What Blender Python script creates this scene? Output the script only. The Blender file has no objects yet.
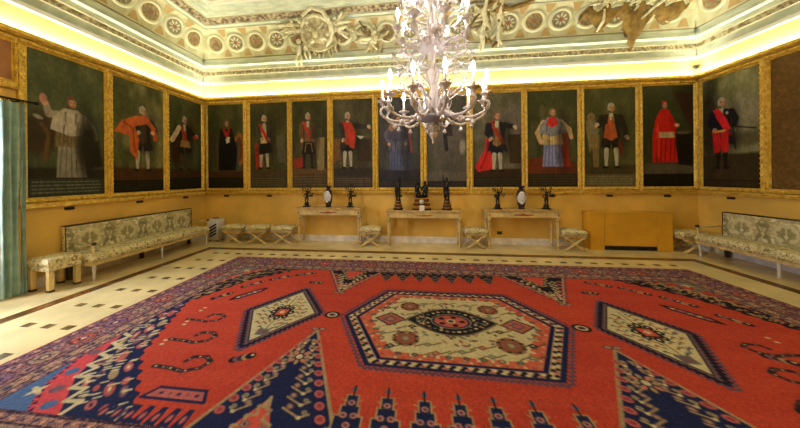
import bpy, math, random
import numpy as np
from mathutils import Vector, Matrix
random.seed(7); rng = np.random.default_rng(7)
SC = bpy.context.scene
COL = SC.collection
PI = math.pi
W, D = 11.59, 7.15          # room width (x) and depth (y runs from 0 at the back wall to -D)
# ------------------------------------------------------------------ colour helpers
def s2l(c):
    c = np.asarray(c, float) / 255.0
    return np.where(c <= 0.04045, c / 12.92, ((c + 0.055) / 1.055) ** 2.4)
def rgba(c): return tuple(float(v) for v in s2l(c)) + (1.0,)

# ------------------------------------------------------------------ materials
def new_mat(name):
    m = bpy.data.materials.new(name); m.use_nodes = True
    nt = m.node_tree; b = nt.nodes['Principled BSDF']
    return m, nt, b
def sockin(b, n, v):
    if n in b.inputs: b.inputs[n].default_value = v
def plain(name, c, rough=0.6, metal=0.0, var=0.0, scale=8.0, bump=0.0, bscale=40.0, c2=None, spec=0.5, detail=4.0, stretch=None):
    m, nt, b = new_mat(name)
    sockin(b, 'Base Color', rgba(c)); sockin(b, 'Roughness', rough); sockin(b, 'Metallic', metal)
    sockin(b, 'Specular IOR Level', spec)
    tc = nt.nodes.new('ShaderNodeTexCoord'); src = tc.outputs['Object']
    if stretch:
        mp = nt.nodes.new('ShaderNodeMapping'); mp.inputs['Scale'].default_value = stretch
        nt.links.new(src, mp.inputs['Vector']); src = mp.outputs['Vector']
    if var > 0 or c2 is not None:
        n = nt.nodes.new('ShaderNodeTexNoise'); n.inputs['Scale'].default_value = scale; n.inputs['Detail'].default_value = detail
        nt.links.new(src, n.inputs['Vector'])
        r = nt.nodes.new('ShaderNodeValToRGB')
        a = np.asarray(c, float)
        lo = np.clip(a * (1 - var), 0, 255) if c2 is None else np.asarray(c2, float)
        hi = np.clip(a * (1 + var * 0.6), 0, 255) if c2 is None else a
        r.color_ramp.elements[0].position = 0.38; r.color_ramp.elements[0].color = rgba(lo)
        r.color_ramp.elements[1].position = 0.62; r.color_ramp.elements[1].color = rgba(hi)
        nt.links.new(n.outputs['Fac'], r.inputs['Fac']); nt.links.new(r.outputs['Color'], b.inputs['Base Color'])
    if bump > 0:
        n2 = nt.nodes.new('ShaderNodeTexNoise'); n2.inputs['Scale'].default_value = bscale; n2.inputs['Detail'].default_value = 3
        nt.links.new(src, n2.inputs['Vector'])
        bp = nt.nodes.new('ShaderNodeBump'); bp.inputs['Strength'].default_value = bump; bp.inputs['Distance'].default_value = 0.02
        nt.links.new(n2.outputs['Fac'], bp.inputs['Height']); nt.links.new(bp.outputs['Normal'], b.inputs['Normal'])
    return m
def attr_mat(name, rough=0.7, spec=0.3, bump=0.0, bscale=200.0, var=0.12, vscale=60.0):
    """reads the object's own woven / painted colour attribute, broken up with noise"""
    m, nt, b = new_mat(name)
    a = nt.nodes.new('ShaderNodeAttribute'); a.attribute_name = 'Col'
    tc = nt.nodes.new('ShaderNodeTexCoord')
    n = nt.nodes.new('ShaderNodeTexNoise'); n.inputs['Scale'].default_value = vscale; n.inputs['Detail'].default_value = 3
    nt.links.new(tc.outputs['Object'], n.inputs['Vector'])
    mr = nt.nodes.new('ShaderNodeMapRange'); mr.inputs['To Min'].default_value = 1 - var * 2; mr.inputs['To Max'].default_value = 1 + var * 2
    nt.links.new(n.outputs['Fac'], mr.inputs['Value'])
    mx = nt.nodes.new('ShaderNodeVectorMath'); mx.operation = 'SCALE'
    nt.links.new(a.outputs['Color'], mx.inputs[0]); nt.links.new(mr.outputs['Result'], mx.inputs['Scale'])
    nt.links.new(mx.outputs['Vector'], b.inputs['Base Color'])
    sockin(b, 'Roughness', rough); sockin(b, 'Specular IOR Level', spec)
    if bump:
        bp = nt.nodes.new('ShaderNodeBump'); bp.inputs['Strength'].default_value = bump; bp.inputs['Distance'].default_value = 0.01
        n2 = nt.nodes.new('ShaderNodeTexNoise'); n2.inputs['Scale'].default_value = bscale
        nt.links.new(tc.outputs['Object'], n2.inputs['Vector'])
        nt.links.new(n2.outputs['Fac'], bp.inputs['Height']); nt.links.new(bp.outputs['Normal'], b.inputs['Normal'])
    return m
def emit_mat(name, c, strength):
    m, nt, b = new_mat(name)
    sockin(b, 'Base Color', rgba(c)); sockin(b, 'Emission Color', rgba(c)); sockin(b, 'Emission Strength', strength)
    return m
def gold_mat(name, c, dark, metal=0.55, scale=26.0):
    m, nt, b = new_mat(name)
    tc = nt.nodes.new('ShaderNodeTexCoord')
    v = nt.nodes.new('ShaderNodeTexVoronoi'); v.inputs['Scale'].default_value = scale
    nt.links.new(tc.outputs['Object'], v.inputs['Vector'])
    n = nt.nodes.new('ShaderNodeTexNoise'); n.inputs['Scale'].default_value = scale * 0.6; n.inputs['Detail'].default_value = 5
    nt.links.new(tc.outputs['Object'], n.inputs['Vector'])
    r = nt.nodes.new('ShaderNodeValToRGB')
    r.color_ramp.elements[0].position = 0.36; r.color_ramp.elements[0].color = rgba(dark)
    r.color_ramp.elements[1].position = 0.6; r.color_ramp.elements[1].color = rgba(c)
    nt.links.new(n.outputs['Fac'], r.inputs['Fac']); nt.links.new(r.outputs['Color'], b.inputs['Base Color'])
    bp = nt.nodes.new('ShaderNodeBump'); bp.inputs['Strength'].default_value = 0.7; bp.inputs['Distance'].default_value = 0.02
    nt.links.new(v.outputs['Distance'], bp.inputs['Height']); nt.links.new(bp.outputs['Normal'], b.inputs['Normal'])
    sockin(b, 'Metallic', metal); sockin(b, 'Roughness', 0.38)
    return m
def damask_mat(name, c, mid, dark, scale=9.0):
    m, nt, b = new_mat(name)
    tc = nt.nodes.new('ShaderNodeTexCoord')
    n = nt.nodes.new('ShaderNodeTexNoise'); n.inputs['Scale'].default_value = scale; n.inputs['Detail'].default_value = 2.5; n.inputs['Distortion'].default_value = 1.6
    nt.links.new(tc.outputs['Object'], n.inputs['Vector'])
    r = nt.nodes.new('ShaderNodeValToRGB'); cr = r.color_ramp
    cr.elements[0].position = 0.40; cr.elements[0].color = rgba(dark)
    cr.elements[1].position = 0.44; cr.elements[1].color = rgba(c)
    e = cr.elements.new(0.56); e.color = rgba(c)
    e = cr.elements.new(0.6); e.color = rgba(mid)
    nt.links.new(n.outputs['Fac'], r.inputs['Fac']); nt.links.new(r.outputs['Color'], b.inputs['Base Color'])
    sockin(b, 'Roughness', 0.75); sockin(b, 'Specular IOR Level', 0.25)
    return m
M = {}
M['ochre'] = plain('ochre_wall_paint', (230, 186, 90), 0.6, var=0.07, scale=1.3, bump=0.05, bscale=60)
M['radiator'] = plain('ochre_cabinet_paint', (222, 164, 44), 0.45, var=0.04, scale=2)
M['upper'] = plain('cream_wall_paint', (242, 223, 156), 0.7, var=0.06, scale=1.0)
M['marble'] = plain('cream_marble', (226, 204, 150), 0.24, var=0.07, scale=2.2, detail=8, spec=0.45)
M['marble_inner'] = plain('pale_cream_marble', (230, 210, 158), 0.24, var=0.06, scale=2.0, detail=8, spec=0.45)
M['marble_brown'] = plain('brown_marble', (118, 78, 40), 0.22, var=0.3, scale=4, detail=8, spec=0.45)
M['inlay'] = plain('dark_inlay_marble', (116, 94, 56), 0.25, var=0.3, scale=9)
M['skirting'] = plain('white_lilac_marble', (236, 228, 226), 0.3, var=0.08, scale=5)
M['gold'] = gold_mat('gilded_carving', (240, 204, 92), (200, 152, 56), metal=0.3, scale=34)
M['gold_plain'] = gold_mat('gilded_moulding', (242, 208, 100), (216, 170, 70), metal=0.3, scale=22)
M['canvas'] = attr_mat('oil_painting', 0.5, 0.14, var=0.1, vscale=30)
M['rug'] = attr_mat('wool_knots', 0.95, 0.05, bump=0.5, bscale=150, var=0.13, vscale=70)
M['damask_back'] = attr_mat('woven_damask', 0.75, 0.2, var=0.08, vscale=50)
M['damask'] = damask_mat('cream_damask', (226, 212, 168), (186, 172, 122), (150, 136, 90), 12)
M['cornice'] = plain('pale_green_plaster', (206, 217, 198), 0.7, var=0.07, scale=(3.0), stretch=(1, 1, 6))
M['cornice_white'] = plain('white_plaster', (226, 226, 226), 0.6)
M['cornice_grey'] = plain('painted_grey_plaster', (190, 201, 186), 0.7, var=0.08, scale=4)
M['leafband'] = plain('painted_leaf_band', (196, 190, 158), 0.7, c2=(118, 106, 78), scale=16, detail=2)
M['leafband_dark'] = plain('painted_dark_leaf_band', (186, 174, 146), 0.7, c2=(92, 74, 56), scale=13, detail=2)
M['frieze'] = plain('painted_frieze', (218, 219, 190), 0.7, c2=(198, 198, 162), scale=5)
M['ceil'] = plain('painted_ceiling', (208, 214, 196), 0.75, var=0.06, scale=1.5)
M['ceil_line'] = plain('painted_ceiling_line', (132, 118, 92), 0.75)
M['painted_line'] = plain('painted_shade_line', (160, 152, 122), 0.75, var=0.1, scale=3)
M['ring'] = plain('painted_ring', (212, 212, 182), 0.7)
M['disc_grey'] = plain('painted_disc', (158, 154, 130), 0.7, c2=(124, 116, 90), scale=18)
M['disc_tan'] = plain('painted_tan_disc', (172, 150, 104), 0.7, c2=(136, 112, 72), scale=18)
M['rosette'] = plain('painted_rosette', (158, 104, 76), 0.7)
M['spandrel'] = plain('painted_spandrel', (184, 158, 106), 0.7)
M['stucco'] = plain('cream_stucco', (206, 200, 164), 0.7, c2=(164, 152, 112), scale=11)
M['stucco_light'] = plain('light_stucco', (218, 214, 184), 0.7, var=0.1, scale=14)
M['stucco_brown'] = plain('brown_drapery', (150, 122, 62), 0.8, c2=(112, 86, 40), scale=9)
M['bronze'] = plain('dark_bronze', (44, 38, 34), 0.35, metal=0.5, var=0.3, scale=25)
M['black'] = plain('black_metal', (14, 13, 13), 0.45)
M['black_bronze'] = plain('black_patina', (22, 21, 20), 0.4, metal=0.3, var=0.3, scale=30)
M['wood_base'] = plain('mahogany', (92, 52, 28), 0.35, var=0.25, scale=12)
M['brass'] = plain('brass', (190, 142, 60), 0.3, metal=0.8)
M['cream_wood'] = plain('cream_painted_wood', (200, 176, 124), 0.45, var=0.1, scale=9)
M['cream_light'] = plain('pale_painted_wood', (218, 190, 130), 0.45, var=0.08, scale=9)
M['table_top'] = plain('veined_table_top', (204, 168, 104), 0.3, var=0.16, scale=7)
M['rust'] = plain('rust_red_carving', (150, 74, 34), 0.5)
M['dark_wood'] = plain('dark_wood', (66, 42, 24), 0.4, var=0.2, scale=14)
M['white_wood'] = plain('white_lacquer', (206, 202, 204), 0.4)
M['porcelain'] = plain('white_porcelain', (236, 234, 226), 0.15, c2=(176, 176, 188), scale=30)
M['porcelain_dark'] = plain('dark_porcelain', (62, 34, 36), 0.18, c2=(34, 30, 46), scale=34)
M['white'] = plain('white_paper', (236, 234, 236), 0.7)
M['plastic'] = plain('white_plastic', (226, 224, 228), 0.35)
M['dark_plastic'] = plain('dark_plastic', (36, 36, 44), 0.4)
M['grey_plastic'] = plain('grey_plastic', (62, 60, 54), 0.4)
M['curtain'] = plain('teal_cloth', (150, 178, 170), 0.8, var=0.1, scale=6, bump=0.1, bscale=120)
M['iron'] = plain('dark_iron', (40, 34, 28), 0.4, metal=0.6)
M['panel_brown'] = plain('brown_canvas', (168, 112, 66), 0.6, var=0.15, scale=3)
M['bulb'] = emit_mat('lit_bulb', (255, 250, 244), 108.0)
M['candle'] = plain('ivory_candle_sleeve', (240, 236, 228), 0.4)
# murano glass: milky, slightly pink
m, nt, b = new_mat('pink_white_glass')
sockin(b, 'Base Color', rgba((214, 200, 196))); sockin(b, 'Roughness', 0.12); sockin(b, 'Transmission Weight', 0.35); sockin(b, 'IOR', 1.35); sockin(b, 'Specular IOR Level', 0.7)
M['glass'] = m
m, nt, b = new_mat('grey_blue_glass')
sockin(b, 'Base Color', rgba((160, 160, 176))); sockin(b, 'Roughness', 0.1); sockin(b, 'Transmission Weight', 0.3); sockin(b, 'IOR', 1.4)
M['glass_dark'] = m
m, nt, b = new_mat('window_pane')
tr = nt.nodes.new('ShaderNodeBsdfTransparent'); gl = nt.nodes.new('ShaderNodeBsdfGlossy'); gl.inputs['Roughness'].default_value = 0.03
mx = nt.nodes.new('ShaderNodeMixShader'); mx.inputs['Fac'].default_value = 0.08
nt.links.new(tr.outputs[0], mx.inputs[1]); nt.links.new(gl.outputs[0], mx.inputs[2])
nt.links.new(mx.outputs[0], nt.nodes['Material Output'].inputs['Surface'])
M['pane'] = m

# ------------------------------------------------------------------ mesh builder
class MB:
    def __init__(s): s.v = []; s.f = []; s.mi = []; s.sm = []; s.mats = []
    def mat(s, m):
        m = M[m] if isinstance(m, str) else m
        if m not in s.mats: s.mats.append(m)
        return s.mats.index(m)
    def add(s, vs, fs, m, smooth=False, mtx=None):
        o = len(s.v); i = s.mat(m)
        if mtx is not None: vs = [tuple(mtx @ Vector(v)) for v in vs]
        s.v += [tuple(v) for v in vs]
        for f in fs: s.f.append(tuple(a + o for a in f)); s.mi.append(i); s.sm.append(smooth)
        return s
    def box(s, x0, x1, y0, y1, z0, z1, m, mtx=None):
        vs = [(x0,y0,z0),(x1,y0,z0),(x1,y1,z0),(x0,y1,z0),(x0,y0,z1),(x1,y0,z1),(x1,y1,z1),(x0,y1,z1)]
        return s.add(vs, [(0,3,2,1),(4,5,6,7),(0,1,5,4),(1,2,6,5),(2,3,7,6),(3,0,4,7)], m, False, mtx)
    def rbox(s, x0, x1, y0, y1, z0, z1, r, m, seg=3, crown=0.0):
        """rounded cushion-like box: rounded top edge, slight crown"""
        nx = max(4, int((x1-x0)/0.08)); ny = max(3, int((y1-y0)/0.08))
        def lin(a, b, n): 
            t = [a + r*(1-math.cos(k/seg*PI/2)) for k in range(seg)]
            mid = [a + r + (b-a-2*r)*k/n for k in range(n+1)]
            return t + mid + [b - (q - a) for q in reversed(t)]
        xs, ys = lin(x0, x1, nx), lin(y0, y1, ny)
        def zf(x, y):
            dx = max(0, r - min(x-x0, x1-x)); dy = max(0, r - min(y-y0, y1-y))
            d = min(1.0, math.hypot(dx, dy)/r)
            cx = 1-((x-(x0+x1)/2)/((x1-x0)/2))**2; cy = 1-((y-(y0+y1)/2)/((y1-y0)/2))**2
            return z1 - r*(1-math.sqrt(max(0, 1-d*d))) + crown*max(0,cx)*max(0,cy)
        vs = [(x, y, zf(x, y)) for y in ys for x in xs]; n = len(xs); k = len(ys)
        fs = [(j*n+i, j*n+i+1, (j+1)*n+i+1, (j+1)*n+i) for j in range(k-1) for i in range(n-1)]
        ring = [i for i in range(n)] + [j*n+n-1 for j in range(1,k)] + [(k-1)*n+i for i in range(n-2,-1,-1)] + [j*n for j in range(k-2,0,-1)]
        o = len(vs)
        vs += [(vs[i][0], vs[i][1], z0) for i in ring]; L = len(ring)
        fs += [(ring[(a+1)%L], ring[a], o+a, o+(a+1)%L) for a in range(L)]
        fs.append(tuple(o+a for a in range(L))[::-1])
        return s.add(vs, fs, m, True)
    def lathe(s, prof, c, m, n=16, smooth=True, mtx=None, ribs=0, rib=0.0):
        vs = []; fs = []
        for r, z in prof:
            for k in range(n):
                a = 2*PI*k/n; rr = r*(1 + rib*math.cos(ribs*a)) if ribs else r
                vs.append((c[0]+rr*math.cos(a), c[1]+rr*math.sin(a), c[2]+z))
        for j in range(len(prof)-1):
            for k in range(n): fs.append((j*n+k, j*n+(k+1)%n, (j+1)*n+(k+1)%n, (j+1)*n+k))
        fs.append(tuple(range(n))[::-1]); fs.append(tuple((len(prof)-1)*n+k for k in range(n)))
        return s.add(vs, fs, m, smooth, mtx)
    def tube(s, pts, rad, m, n=8, smooth=True, mtx=None, flat=1.0):
        pts = [Vector(p) for p in pts]; N = len(pts)
        if not hasattr(rad, '__len__'): rad = [rad]*N
        vs = []; fs = []; up = None
        for i, p in enumerate(pts):
            t = (pts[min(i+1, N-1)] - pts[max(i-1, 0)])
            if t.length < 1e-9: t = Vector((0,0,1))
            t.normalize()
            if up is None:
                up = Vector((0,0,1)) if abs(t.z) < 0.9 else Vector((1,0,0))
            a = t.cross(up); 
            if a.length < 1e-6: a = t.cross(Vector((0,1,0)))
            a.normalize(); b_ = a.cross(t).normalized(); up = b_
            for k in range(n):
                q = 2*PI*k/n
                vs.append(p + a*(rad[i]*math.cos(q)) + b_*(rad[i]*flat*math.sin(q)))
        for i in range(N-1):
            for k in range(n): fs.append((i*n+k, i*n+(k+1)%n, (i+1)*n+(k+1)%n, (i+1)*n+k))
        fs.append(tuple(range(n))[::-1]); fs.append(tuple((N-1)*n+k for k in range(n)))
        return s.add(vs, fs, m, smooth, mtx)
    def ball(s, c, r, m, n=10, k=7, sc=(1,1,1), mtx=None):
        vs = [(c[0], c[1], c[2]-r*sc[2])]; fs = []
        for j in range(1, k):
            ph = -PI/2 + PI*j/k
            for i in range(n):
                a = 2*PI*i/n
                vs.append((c[0]+r*sc[0]*math.cos(ph)*math.cos(a), c[1]+r*sc[1]*math.cos(ph)*math.sin(a), c[2]+r*sc[2]*math.sin(ph)))
        vs.append((c[0], c[1], c[2]+r*sc[2]))
        for i in range(n): fs.append((0, 1+(i+1)%n, 1+i))
        for j in range(k-2):
            for i in range(n): fs.append((1+j*n+i, 1+j*n+(i+1)%n, 1+(j+1)*n+(i+1)%n, 1+(j+1)*n+i))
        o = 1+(k-2)*n
        for i in range(n): fs.append((o+i, o+(i+1)%n, len(vs)-1))
        return s.add(vs, fs, m, True, mtx)
    def prism(s, poly, a0, a1, m, axis='y', mtx=None):
        """poly in two coords extruded along axis"""
        def P(p, a): return (p[0], a, p[1]) if axis == 'y' else ((a, p[0], p[1]) if axis == 'x' else (p[0], p[1], a))
        n = len(poly); vs = [P(p, a0) for p in poly] + [P(p, a1) for p in poly]
        fs = [tuple(range(n)), tuple(range(2*n-1, n-1, -1))] + [(i, i+n, (i+1)%n+n, (i+1)%n) for i in range(n)]
        return s.add(vs, fs, m, False, mtx)
    def leaf(s, p0, d, up, L, wd, m, curl=0.5, n=6, thick=0.006):
        """acanthus-like leaf: tapering lobed strip that curls away"""
        d = Vector(d).normalized(); up = Vector(up).normalized(); sd = d.cross(up).normalized(); up = sd.cross(d).normalized()
        p0 = Vector(p0); vs = []; fs = []
        for i in range(n+1):
            t = i/n; w = wd*math.sin(PI*min(1, t*0.85+0.12))**0.8*(1 + 0.22*math.cos(t*PI*5)) if i < n else 0.004
            c = p0 + d*(L*t*(1-0.15*curl*t)) + up*(curl*L*t*t*0.6)
            vs += [c - sd*w, c + up*(0.18*w + thick), c + sd*w, c - up*thick]
        for i in range(n):
            a = i*4; b_ = a+4
            for k in range(4): fs.append((a+k, a+(k+1)%4, b_+(k+1)%4, b_+k))
        fs.append((3,2,1,0)); e = n*4; fs.append((e,e+1,e+2,e+3))
        return s.add(vs, fs, m, True)
    def build(s, name, parent=None, bevel=0.0, loc=None, kind=None):
        me = bpy.data.meshes.new(name); me.from_pydata(s.v, [], s.f); 
        for mm in s.mats: me.materials.append(mm)
        me.polygons.foreach_set('material_index', s.mi); me.polygons.foreach_set('use_smooth', s.sm); me.update()
        o = bpy.data.objects.new(name, me); COL.objects.link(o)
        if parent: o.parent = parent
        if loc: o.location = loc
        if bevel > 0:
            bv = o.modifiers.new('bevel', 'BEVEL'); bv.width = bevel; bv.segments = 2; bv.limit_method = 'ANGLE'
        if kind: o['kind'] = kind
        return o
def tag(o, label, cat, group=None):
    o['label'] = label; o['category'] = cat
    if group: o['group'] = group
    return o
def thing(name, label, cat, loc=(0,0,0), rz=0.0, group=None):
    o = bpy.data.objects.new(name, None); COL.objects.link(o); o.empty_display_size = 0.1
    o.location = loc; o.rotation_euler = (0, 0, rz)
    return tag(o, label, cat, group)
def copy_tree(o, parent=None):
    c = o.copy(); COL.objects.link(c)
    if parent: c.parent = parent
    for ch in [q for q in bpy.data.objects if q.parent == o]: copy_tree(ch, c)
    return c
def grid_obj(name, P00, U, V, img, mat, parent=None, extra_edge=None):
    """flat grid of quads: img (H, W, 3 sRGB 0..255) becomes the point colours; row 0 at P00, U across, V along rows"""
    H, Wd = img.shape[:2]
    P00, U, V = np.array(P00, float), np.array(U, float), np.array(V, float)
    uu, vv = np.meshgrid(np.linspace(0, 1, Wd), np.linspace(0, 1, H))
    co = P00 + uu[..., None]*U + vv[..., None]*V
    idx = np.arange(H*Wd).reshape(H, Wd)
    f = np.stack([idx[:-1,:-1], idx[1:,:-1], idx[1:,1:], idx[:-1,1:]], -1).reshape(-1, 4)
    co = co.reshape(-1, 3); col = s2l(np.clip(img, 0, 255)).reshape(-1, 3)
    if extra_edge is not None:      # skirt that gives the sheet its thickness
        ring = np.concatenate([idx[0,:], idx[1:,-1], idx[-1,-2::-1], idx[-2:0:-1,0]])
        o = len(co); co = np.concatenate([co, co[ring] + np.array(extra_edge)]); col = np.concatenate([col, col[ring]])
        k = np.arange(len(ring)); k2 = np.roll(k, -1)
        f = np.concatenate([f, np.stack([ring[k], ring[k2], o+k2, o+k], -1)])
    me = bpy.data.meshes.new(name); n = len(f)
    me.vertices.add(len(co)); me.vertices.foreach_set('co', co.astype(np.float32).ravel())
    me.loops.add(n*4); me.loops.foreach_set('vertex_index', f.astype(np.int32).ravel())
    me.polygons.add(n); me.polygons.foreach_set('loop_start', np.arange(0, n*4, 4, dtype=np.int32))
    me.polygons.foreach_set('loop_total', np.full(n, 4, dtype=np.int32))
    me.update(calc_edges=True); me.validate()
    at = me.color_attributes.new('Col', 'FLOAT_COLOR', 'POINT')
    at.data.foreach_set('color', np.concatenate([col, np.ones((len(col),1))], 1).astype(np.float32).ravel())
    me.materials.append(M[mat] if isinstance(mat, str) else mat)
    ob = bpy.data.objects.new(name, me); COL.objects.link(ob)
    if parent: ob.parent = parent
    return ob

# ------------------------------------------------------------------ painter (the pictures' and the carpet's own colours)
def vnoise(H, Wd, cells, seed):
    r = np.random.default_rng(seed); g = r.random((cells+2, cells+2))
    y = np.linspace(0, cells, H); x = np.linspace(0, cells, Wd)
    yi = y.astype(int); xi = x.astype(int); fy = (y-yi)[:,None]; fx = (x-xi)[None,:]
    fy = fy*fy*(3-2*fy); fx = fx*fx*(3-2*fx)
    a = g[yi][:,xi]; b = g[yi][:,xi+1]; c = g[yi+1][:,xi]; d_ = g[yi+1][:,xi+1]
    return (a*(1-fx)+b*fx)*(1-fy) + (c*(1-fx)+d_*fx)*fy
class Pic:
    def __init__(s, Wd, H, x1=1.0, y1=1.0, c=(0,0,0)):
        s.H, s.W = H, Wd; s.a = np.zeros((H, Wd, 3)) + np.array(c, float)
        s.X, s.Y = np.meshgrid(np.linspace(0, x1, Wd), np.linspace(0, y1, H))
        s.px = x1/Wd; s.x1, s.y1 = x1, y1
    def mix(s, al, c):
        al = np.clip(al, 0, 1)[..., None]; s.a = s.a*(1-al) + np.array(c, float)*al
    def win(s, x0, x1, y0, y1, pad):
        i0 = max(0, int((x0-pad)/s.x1*s.W)); i1 = min(s.W, int((x1+pad)/s.x1*s.W)+2)
        j0 = max(0, int((y0-pad)/s.y1*s.H)); j1 = min(s.H, int((y1+pad)/s.y1*s.H)+2)
        return slice(j0, max(j0, j1)), slice(i0, max(i0, i1))
    def wmix(s, w, al, c):
        al = np.clip(al, 0, 1)[..., None]; s.a[w] = s.a[w]*(1-al) + np.array(c, float)*al
    def ell(s, cx, cy, rx, ry, c, rot=0.0, soft=None, alpha=1.0):
        R = max(rx, ry)*1.3; w = s.win(cx-R, cx+R, cy-R, cy+R, 3*s.px)
        x = s.X[w]-cx; y = s.Y[w]-cy; ca, sa = math.cos(rot), math.sin(rot)
        u = (x*ca+y*sa)/rx; v = (-x*sa+y*ca)/ry
        q = np.sqrt(u*u+v*v); so = soft if soft else max(0.08, 1.2*s.px/min(rx, ry))
        s.wmix(w, alpha*np.clip((1-q)/so+0.5, 0, 1), c)
    def poly(s, pts, c, soft=None, alpha=1.0):
        P = np.array(pts, float); so = soft if soft else s.px*1.1
        w = s.win(P[:,0].min(), P[:,0].max(), P[:,1].min(), P[:,1].max(), so*2)
        x, y = s.X[w], s.Y[w]
        if x.size == 0: return
        ins = np.zeros(x.shape, bool); dist = np.full(x.shape, 1e9)
        for i in range(len(P)):
            (ax, ay), (bx, by) = P[i], P[(i+1) % len(P)]
            cond = (ay > y) != (by > y)
            with np.errstate(divide='ignore', invalid='ignore'):
                xi = (bx-ax)*(y-ay)/((by-ay) if by != ay else 1e-12)+ax
            ins ^= cond & (x < xi)
            dx, dy = bx-ax, by-ay; t = np.clip(((x-ax)*dx+(y-ay)*dy)/(dx*dx+dy*dy+1e-12), 0, 1)
            dist = np.minimum(dist, np.hypot(x-ax-t*dx, y-ay-t*dy))
        sd = np.where(ins, dist, -dist); s.wmix(w, alpha*np.clip(sd/so+0.5, 0, 1), c)
    def line(s, pts, wd, c, w1=None, alpha=1.0):
        for i in range(len(pts)-1):
            (ax, ay), (bx, by) = pts[i], pts[i+1]; w1_ = wd if w1 is None else w1
            r0 = wd+(w1_-wd)*i/max(1, len(pts)-1); r1 = wd+(w1_-wd)*(i+1)/max(1, len(pts)-1); R = max(r0, r1)
            w = s.win(min(ax,bx), max(ax,bx), min(ay,by), max(ay,by), R+2*s.px)
            x, y = s.X[w], s.Y[w]; dx, dy = bx-ax, by-ay
            t = np.clip(((x-ax)*dx+(y-ay)*dy)/(dx*dx+dy*dy+1e-12), 0, 1)
            d_ = np.hypot(x-ax-t*dx, y-ay-t*dy)
            s.wmix(w, alpha*np.clip((r0+(r1-r0)*t-d_)/(s.px*1.1)+0.5, 0, 1), c)

# ------------------------------------------------------------------ ROOM SHELL
f = MB()
e = 0.905
def rect(mb, x0, x1, y0, y1, z, m): mb.add([(x0,y0,z),(x1,y0,z),(x1,y1,z),(x0,y1,z)], [(0,1,2,3)], m)
b0, b1 = e-0.085, e+0.085
rect(f, 0, W, -b0, 0, 0, 'marble'); rect(f, 0, W, -D, -(D-b0), 0, 'marble')
rect(f, 0, b0, -(D-b0), -b0, 0, 'marble'); rect(f, W-b0, W, -(D-b0), -b0, 0, 'marble')
rect(f, b0, W-b0, -b1, -b0, 0, 'marble_brown'); rect(f, b0, W-b0, -(D-b0), -(D-b1), 0, 'marble_brown')
rect(f, b0, b1, -(D-b1), -b1, 0, 'marble_brown'); rect(f, W-b1, W-b0, -(D-b1), -b1, 0, 'marble_brown')
rect(f, b1, W-b1, -(D-b1), -b1, 0, 'marble_inner')
ys = [-1.27-0.47*k for k in range(12)]
for j, y in enumerate(ys):
    if y < -(D-b1-0.1): break
    for i in range(36):
        x = 1.33 + 0.256*i
        if x > W-b1-0.12: continue
        if 0 < j < 9 and 3.0 < x < W-2.5: continue
        if x > W-1.6 and (i % 2): continue
        f.box(x-0.056, x+0.056, y-0.042, y+0.042, -0.004, 0.0008, 'inlay')
f.box(0, W, -D, 0, -0.2, -0.01, 'marble')
f.build('floor', kind='structure')

def wall(name, mb): return mb.build(name, kind='structure')
ZT, ZB, ZC = 3.676, 1.191, 4.08
TH = 0.2
q = MB(); q.box(-TH, W+TH, 0, TH, 0, ZT-0.03, 'ochre'); q.box(-TH, W+TH, 0, TH, ZT-0.03, 5.6, 'upper'); wall('wall_back', q)
q = MB(); q.box(W, W+TH, -D, 0, 0, ZT-0.03, 'ochre'); q.box(W, W+TH, -D, 0, ZT-0.03, 5.6, 'upper'); wall('wall_right', q)
q = MB(); q.box(-TH, W+TH, -D-TH, -D, 0, ZT-0.03, 'ochre'); q.box(-TH, W+TH, -D-TH, -D, ZT-0.03, 5.6, 'upper'); wall('wall_front', q)
wy0, wy1, wz = -4.95, -3.64, 2.72       # french window in the left wall
q = MB()
q.box(-TH, 0, wy1, 0, 0, ZT-0.03, 'ochre'); q.box(-TH, 0, -D, wy0, 0, ZT-0.03, 'ochre')
q.box(-TH, 0, wy0, wy1, wz, ZT-0.03, 'ochre'); q.box(-TH, 0, -D, 0, ZT-0.03, 5.6, 'upper')
wall('wall_left', q)
# french window: white leaves with panes
q = MB()
q.box(-0.16, 0.012, wy0, wy0+0.09, 0, wz, 'white_wood'); q.box(-0.16, 0.012, wy1-0.09, wy1, 0, wz, 'white_wood')
q.box(-0.16, 0.012, wy0, wy1, wz-0.08, wz, 'white_wood')
ym = (wy0+wy1)/2
for a, b_ in ((wy0+0.09, ym), (ym, wy1-0.09)):
    q.box(-0.13, -0.07, a, a+0.07, 0.01, wz-0.08, 'white_wood'); q.box(-0.13, -0.07, b_-0.07, b_, 0.01, wz-0.08, 'white_wood')
    for z in (0.01, 0.72, 1.35, 1.98, wz-0.16): q.box(-0.128, -0.072, a+0.07, b_-0.07, z, z+(0.5 if z == 0.01 else 0.06), 'white_wood')
win = q.build('window_1', kind='structure')
q = MB(); q.box(-0.104, -0.098, wy0+0.14, wy1-0.14, 0.5, wz-0.14, 'pane'); q.build('window_pane', win)
# baseboards
for nm, a in (('baseboard_back', (0.0, W, -0.02, 0.0)), ('baseboard_left', (0.0, 0.02, wy1, -0.02)), ('baseboard_right', (W-0.02, W, -D, -0.02))):
    q = MB(); q.box(a[0], a[1], a[2], a[3], 0, 0.15, 'skirting'); q.build(nm, kind='structure')

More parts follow.
